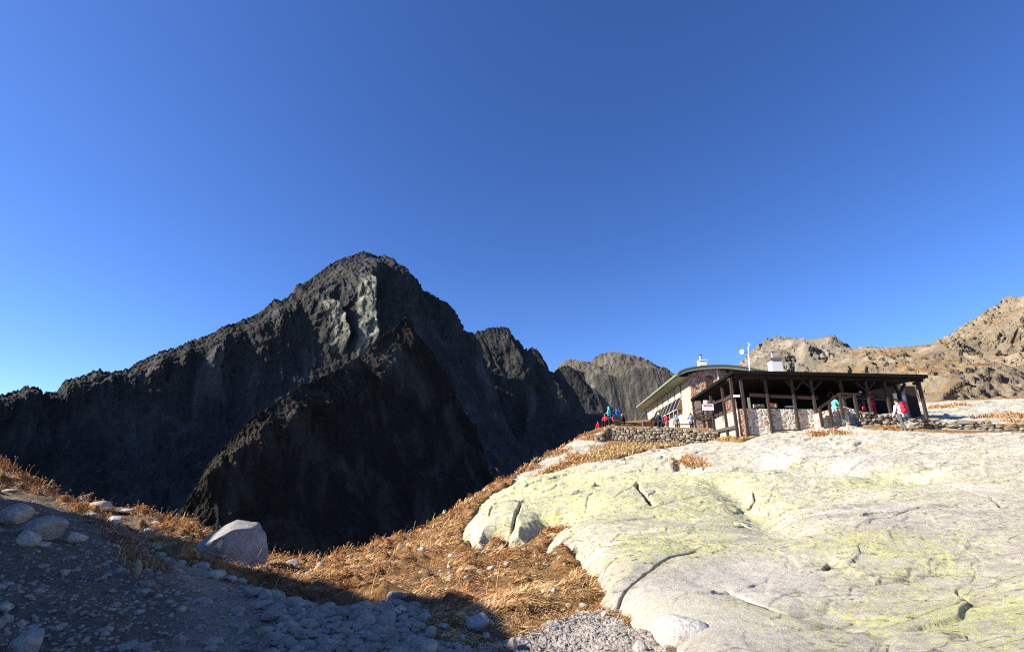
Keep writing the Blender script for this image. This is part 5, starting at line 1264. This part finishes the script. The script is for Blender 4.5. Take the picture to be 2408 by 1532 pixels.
# ------------------------------------------------------------------ people
def rotx(v, a): c, s = math.cos(a), math.sin(a); return np.array([v[0], v[1] * c - v[2] * s, v[1] * s + v[2] * c])
def joints(pose, rnd):
    """joint positions, +y is the way the person faces, feet at z = 0"""
    J = {}
    def torso(pel, lean, twist=0):
        up = rotx(np.array([0, 0, 1.0]), -lean)
        J['pel'] = pel; J['waist'] = pel + up * .16; J['chest'] = pel + up * .40; J['neck'] = pel + up * .53; J['nk2'] = pel + up * .60
        hd = rotx(np.array([0, 0, 1.0]), -lean * .45); J['head'] = J['nk2'] + hd * .13 + np.array([0, .025, 0])
        for s, n_ in ((-1, 'l'), (1, 'r')): J['sh' + n_] = J['neck'] - up * .06 + np.array([s * .185, 0, 0]); J['hip' + n_] = pel + np.array([s * .095, 0, -.03])
    if pose == 'sit':
        torso(np.array([0, 0, .50]), .18)
        for s, n_ in ((-1, 'l'), (1, 'r')):
            J['kn' + n_] = J['hip' + n_] + np.array([s * .05, .43, .02]); J['an' + n_] = np.array([J['kn' + n_][0], .42, .09])
            J['el' + n_] = J['sh' + n_] + np.array([s * .07, .10, -.27]); J['wr' + n_] = J['el' + n_] + np.array([-s * .10, .22, -.02])
    else:
        step = {'walk': .17, 'lean': .03}.get(pose, .03)
        lean = {'lean': .55, 'walk': .12, 'bend': .75}.get(pose, .03)
        torso(np.array([0, -.12 if lean > .4 else 0, .91]), lean)
        for s, n_ in ((-1, 'l'), (1, 'r')):
            J['an' + n_] = np.array([s * .11, s * step, .09]); J['kn' + n_] = (J['hip' + n_] + J['an' + n_]) / 2 + np.array([0, .035 + .02 * (step > .1), .0])
            if pose == 'photo':
                J['el' + n_] = J['sh' + n_] + np.array([s * .13, .13, -.20]); J['wr' + n_] = J['head'] + np.array([s * .09, .17, -.02])
            elif pose == 'hold':
                J['el' + n_] = J['sh' + n_] + np.array([s * .06, -.02, -.28]); J['wr' + n_] = J['el' + n_] + np.array([-s * .12, .22, .06])
            elif pose in ('lean', 'bend'):
                J['el' + n_] = J['sh' + n_] + np.array([s * .06, .12, -.25]); J['wr' + n_] = J['el' + n_] + np.array([-s * .03, .22, -.06])
            elif pose == 'reach':
                k = 1 if s > 0 else 0
                J['el' + n_] = J['sh' + n_] + (np.array([.25, .10, -.10]) if k else np.array([-.08, .02, -.28])); J['wr' + n_] = J['el' + n_] + (np.array([.24, .08, -.06]) if k else np.array([.06, .20, .0]))
            else:
                sw = s * step * .7
                J['el' + n_] = J['sh' + n_] + np.array([s * .07, -sw * .6 - .02, -.28]); J['wr' + n_] = J['el' + n_] + np.array([s * .02, -sw * .6 + .05, -.24])
    return J
def limb(mb, pts, rad, k=12):
    for a, b, r0, r1 in zip(pts[:-1], pts[1:], rad[:-1], rad[1:]): mb.tube(a, b, r0, r1, k)
    for p_, r0 in zip(pts, rad): ball(mb, p_, (r0, r0, r0))
SPH = ico(2)
def ball(mb, c, r):
    V, F = SPH; mb.add(V * np.array(r) + np.array(c), F.tolist())
def fuse(mb, name, mat, parent, voxel, sm=4):
    me = bpy.data.meshes.new(name); me.from_pydata(mb.V, [], mb.F); me.materials.append(mat)
    o = bpy.data.objects.new(name, me); C.objects.link(o); o.parent = parent
    r = o.modifiers.new('fuse', 'REMESH'); r.mode = 'VOXEL'; r.voxel_size = voxel; r.use_smooth_shade = True
    if sm: s = o.modifiers.new('soft', 'SMOOTH'); s.iterations = sm; s.factor = .5
    return o
_cloth = {}
def cloth(col):
    if col not in _cloth: _cloth[col] = plain('cloth', col, .85, .15, .2, 12)
    return _cloth[col]
M_skin = plain('skin', (0.42, 0.25, 0.18), .6, .3, .06); M_boot = plain('boots', (0.035, 0.028, 0.025), .7)
def person(base, yaw, pose, jacket, trousers, hat, label, group, H=1.72, hood=False, coat=0.0):
    J = joints(pose, None); root = empty('person', base); root.rotation_euler = (0, 0, yaw); k = H / 1.72; root.scale = (k, k, k)
    b = MB()
    hd = J['head']
    ball(b, hd, (.075, .092, .115)); ball(b, hd + [0, .03, -.06], (.055, .06, .06))
    ball(b, hd + [0, .098, -.015], (.014, .02, .024)); ball(b, hd + [0, .075, .028], (.05, .022, .012))
    ball(b, hd + [0, .082, -.062], (.026, .015, .010))
    for s in (-1, 1): ball(b, hd + [s * .078, -.005, -.005], (.012, .02, .03))
    limb(b, [J['neck'], J['nk2'], hd - [0, 0, .05]], [.055, .05, .05])
    limb(b, [J['pel'], J['waist'], J['chest'], J['neck']], [.13, .12, .145, .06])
    for n_, s in (('l', -1), ('r', 1)):
        limb(b, [J['chest'] * .3 + J['neck'] * .7, J['sh' + n_], J['el' + n_], J['wr' + n_]], [.06, .052, .040, .028])
        limb(b, [J['hip' + n_], J['kn' + n_], J['an' + n_], J['an' + n_] + [0, .13, -.05]], [.085, .055, .042, .035])
        d = J['wr' + n_] - J['el' + n_]; d = d / np.linalg.norm(d); side = np.cross(d, [0, 0, 1.0]); side = side / (np.linalg.norm(side) + 1e-6); nrm = np.cross(side, d)
        w = J['wr' + n_]; palm = w + d * .07
        ball(b, palm - d * .02, (.034, .034, .034)); limb(b, [w, palm], [.026, .036])
        for q, (off, L) in enumerate(((-.030, .062), (-.010, .075), (.010, .070), (.030, .055))):
            p0 = palm + side * off + d * .015; p1 = p0 + d * L * .6 - nrm * .006; p2 = p1 + d * L * .35 - nrm * .026
            limb(b, [p0, p1, p2], [.0105, .010, .009], 8)
        t0 = w + d * .03 + side * s * .03; limb(b, [t0, t0 + d * .035 + side * s * .022, t0 + d * .065 + side * s * .022 - nrm * .01], [.012, .0115, .010], 8)
    fuse(b, 'body', M_skin, root, .0095, 2)
    j = MB()
    hem = J['pel'] + (J['pel'] - J['waist']) * (.35 + coat)
    limb(j, [hem, J['waist'], J['chest'], J['neck'] - (J['neck'] - J['chest']) * .25], [.150, .148, .168, .12])
    for s in (-1, 1):
        ball(j, hem + [s * .05, 0, 0], (.135, .12, .07)); ball(j, J['chest'] + [s * .08, 0, .02], (.12, .115, .13))
    for n_ in 'lr': limb(j, [J['chest'] * .35 + J['neck'] * .65, J['sh' + n_], J['el' + n_], J['wr' + n_] * .93 + J['el' + n_] * .07], [.09, .078, .060, .045])
    limb(j, [J['neck'], J['nk2']], [.075, .065])
    if hood:
        ball(j, hd + [0, -.035, .015], (.105, .095, .135)); limb(j, [J['nk2'] - [0, .02, 0], hd - [0, .05, .03]], [.08, .09])
    fuse(j, 'jacket', cloth(jacket), root, .016)
    t = MB(); limb(t, [J['hipl'], J['hipr']], [.125, .125]); ball(t, J['pel'], (.155, .125, .12))
    for n_ in 'lr': limb(t, [J['hip' + n_], J['kn' + n_], J['an' + n_] + (J['kn' + n_] - J['an' + n_]) * .10], [.105, .075, .066])
    fuse(t, 'trousers', cloth(trousers), root, .016)
    for n_ in 'lr':
        f = MB(); a = J['an' + n_]; ball(f, a + [0, -.02, -.02], (.052, .07, .068)); ball(f, a + [0, .09, -.045], (.048, .10, .042)); limb(f, [a + [0, 0, .05], a], [.055, .055])
        fuse(f, 'boot', M_boot, root, .014, 3)
    if not hood:
        h = MB(); ball(h, hd + [0, -.012, .035], (.088, .100, .095))
        if hat == 'cap': ball(h, hd + [0, .10, .045], (.06, .06, .012)); 
        if hat == 'brim': ball(h, hd + [0, 0, .055], (.16, .17, .016))
        hc = {'cap': (.05, .05, .055), 'white': (.75, .74, .72), 'brim': (.05, .055, .05), 'brown': (.07, .04, .025), 'dark': (.02, .018, .018), 'grey': (.3, .3, .3)}[hat]
        fuse(h, 'hat' if hat in ('cap', 'white', 'brim', 'grey') else 'hair', cloth(hc), root, .014, 2)
    return tag(root, label, 'person', group)
def backpack(base, yaw, col, label, s=1.0, group=None):
    root = empty('backpack', base); root.rotation_euler = (0, 0, yaw); root.scale = (s, s, s)
    b = MB(); 
    for x_ in (-.09, .09):
        limb(b, [np.array([x_, -.05, -.20]), np.array([x_, -.06, .05]), np.array([x_ * .8, -.02, .24])], [.11, .115, .09])
    fuse(b, 'sack', cloth(col), root, .02, 5)
    b = MB(); limb(b, [np.array([-.10, -.17, -.10]), np.array([.10, -.17, -.10])], [.06, .06]); limb(b, [np.array([-.10, -.17, -.16]), np.array([.10, -.17, -.16])], [.06, .06]); fuse(b, 'front_pocket', cloth(tuple(c * .75 for c in col)), root, .02, 4)
    b = MB(); limb(b, [np.array([-.11, -.05, .25]), np.array([.11, -.05, .25])], [.075, .075]); fuse(b, 'lid', cloth(tuple(c * .85 for c in col)), root, .02, 4)
    for s_ in (-1, 1):
        b = MB(); limb(b, [np.array([s_ * .09, .06, .18]), np.array([s_ * .10, .12, .22]), np.array([s_ * .12, .25, .12]), np.array([s_ * .12, .23, -.1]), np.array([s_ * .12, .08, -.2])], [.022] * 5, 6); fuse(b, 'strap', cloth((.03, .03, .035)), root, .012, 2)
    return tag(root, label, 'backpack', group)
def ter(px, Y, dz=0.0):
    """a spot on the terrace under source column px"""
    p = atS(px, 1355, Y); f = np.clip((px - 1940) / 335, 0, 1); p[2] = (zt0 + .30) * (1 - f) + (zt1 + .30) * f + dz; return p
GT = 'people on the terrace'
TEAL, BLUE, REDJ, DARK, KHAKI = (0.10, 0.62, 0.60), (0.03, 0.10, 0.42), (0.55, 0.03, 0.05), (0.022, 0.018, 0.02), (0.20, 0.14, 0.08)
p = ter(1908, 49.6); p[2] = float(terrain_z(p[0], p[1]) - .05)
p[2] = min(p[2], atS(1908, 1394, 49.6)[2])
person(p, 0.5, 'walk', REDJ, (.6, .6, .58), 'dark', 'person in a red top climbing up past the left end of the terrace wall', GT, 1.65)
person(ter(1932, 47.3, .02), 2.4, 'sit', REDJ, DARK, 'brown', 'seated person in red left of the teal hooded figure', GT)
person(ter(1944, 45.2), 0.9, 'hold', TEAL, (.03, .03, .035), 'dark', 'tall standing person in a bright teal hooded jacket', GT, 1.76, hood=True, coat=.7)
person(ter(1956, 47.3, .02), -2.6, 'sit', (.50, .05, .07), DARK, 'brown', 'seated person in red between the teal and the blue jackets', GT)
person(ter(1968, 45.3), -.2, 'stand', BLUE, KHAKI, 'dark', 'standing person in a blue jacket and khaki trousers seen from behind', GT, 1.74)
person(ter(1990, 46.5, .02), 1.2, 'sit', DARK, (.05, .05, .05), 'grey', 'seated person in black with a pale cap right of the blue jacket', GT)
person(ter(2087, 49.2), .3, 'lean', DARK, (.03, .03, .035), 'white', 'dark clad person bending forward at the left of the group under the solar panels', GT)
person(ter(2102, 48.0), -.1, 'hold', (.035, .026, .026), (.04, .04, .045), 'white', 'tall person in a dark brown jacket and pale cap under the solar panels', GT, 1.76)
person(ter(2114, 49.6), .4, 'stand', (.10, .16, .22), (.03, .035, .05), 'brown', 'person in slate blue half hidden between the brown and red jackets', GT, 1.66)
person(ter(2127, 47.3), .1, 'hold', (.62, .04, .08), (.18, .17, .17), 'brown', 'person in a long red jacket and grey trousers under the solar panels', GT, 1.62, coat=.5)
pl_ = ter(2157, 48.3)
person(pl_, -.3, 'walk', (.33, .27, .26), (.06, .035, .035), 'white', 'person in a beige jacket and white hat carrying a teal backpack by the house corner', GT, 1.68)
backpack(pl_ + np.array([-.05, -.2, 1.28]), -.3, (.16, .28, .30), 'grey teal backpack on the person in the white hat', .85, 'backpacks worn by hikers')
person(ter(2205, 46.2), -.4, 'photo', (.20, .23, .34), (.015, .015, .018), 'dark', 'person in a grey blue jacket raising both hands to the face by the stair', GT, 1.76)
backpack(ter(2051, 45.0) + np.array([0, 0, .28]), .4, (.13, .12, .13), 'dark grey backpack left standing on the terrace', .9)
m = MB(); a = ter(2000, 45.6, .42); m.hexa([a + EX * i * .9 + EY * j * .18 + EZ * k_ for k_ in (-.06, 0) for i, j in ((-1, -1), (1, -1), (1, 1), (-1, 1))]); 
bn = empty('bench', a - EZ * .42); m.build('seat', M_wood, bn)
for i in (-.7, .7):
    m = MB(); q_ = a + EX * i; m.bar(q_ - EZ * .46, q_ - EZ * .06, .10, .3); m.build('leg', M_wood, bn)
tag(bn, 'low dark bench on the terrace right of the blue jacket', 'bench', 'terrace furniture')
tb = empty('table', ter(2178, 45.5)); m = MB(); a = ter(2186, 46.8, .74); m.hexa([a + EX * i * .8 + EY * j * .35 + EZ * k_ for k_ in (-.05, 0) for i, j in ((-1, -1), (1, -1), (1, 1), (-1, 1))]); m.build('table_top', M_wood, tb)
for i in (-.6, .6):
    m = MB(); q_ = a + EX * i; m.bar(q_ - EZ * .76, q_ - EZ * .05, .08); m.build('leg', M_wood, tb)
tag(tb, 'plain wooden table beside the house corner post', 'table', 'terrace furniture')
GV = 'people at the veranda'
pq = atS(2884, 1372, 26.6); pq[2] = float(rock_top(pq[0], pq[1])[0])
person(pq, .25, 'walk', (.72, .72, .74), (.10, .105, .12), 'brim', 'hiker in a white jacket and dark hat walking up the slab to the veranda', GV, 1.76)
backpack(pq + np.array([.0, -.22, 1.28]), .25, (.62, .03, .05), 'large bright red backpack on the hiker in white', 1.0, 'backpacks worn by hikers')
fz = zfl
pn = PF(2662, 1310, -1.15); pn[2] = PF(2662, 1297, -1.15)[2] - .48
person(pn, -1.3, 'sit', (.12, .60, .50), (.5, .5, .5), 'dark', 'person in a mint green jacket sitting at the stair', GV, 1.6)
po_ = PF(2750, 1300, .75); po_[2] = PF(2750, 1250, .75)[2] - 1.52
person(po_, -.9, 'lean', (.035, .032, .035), (.10, .085, .08), 'white', 'person in dark clothes bending down beside the stair rail', GV, 1.72)
backpack(PF(2752, 1304, .35), .3, (.60, .04, .07), 'small red backpack hanging low beside the bending person', .7)
pp = PF(2781, 1300, .7); pp[2] = PF(2781, 1246, .7)[2] - 1.70
person(pp, 2.7, 'reach', (.60, .02, .05), (.50, .02, .04), 'cap', 'person dressed all in red reaching along the veranda rail', GV, 1.72)
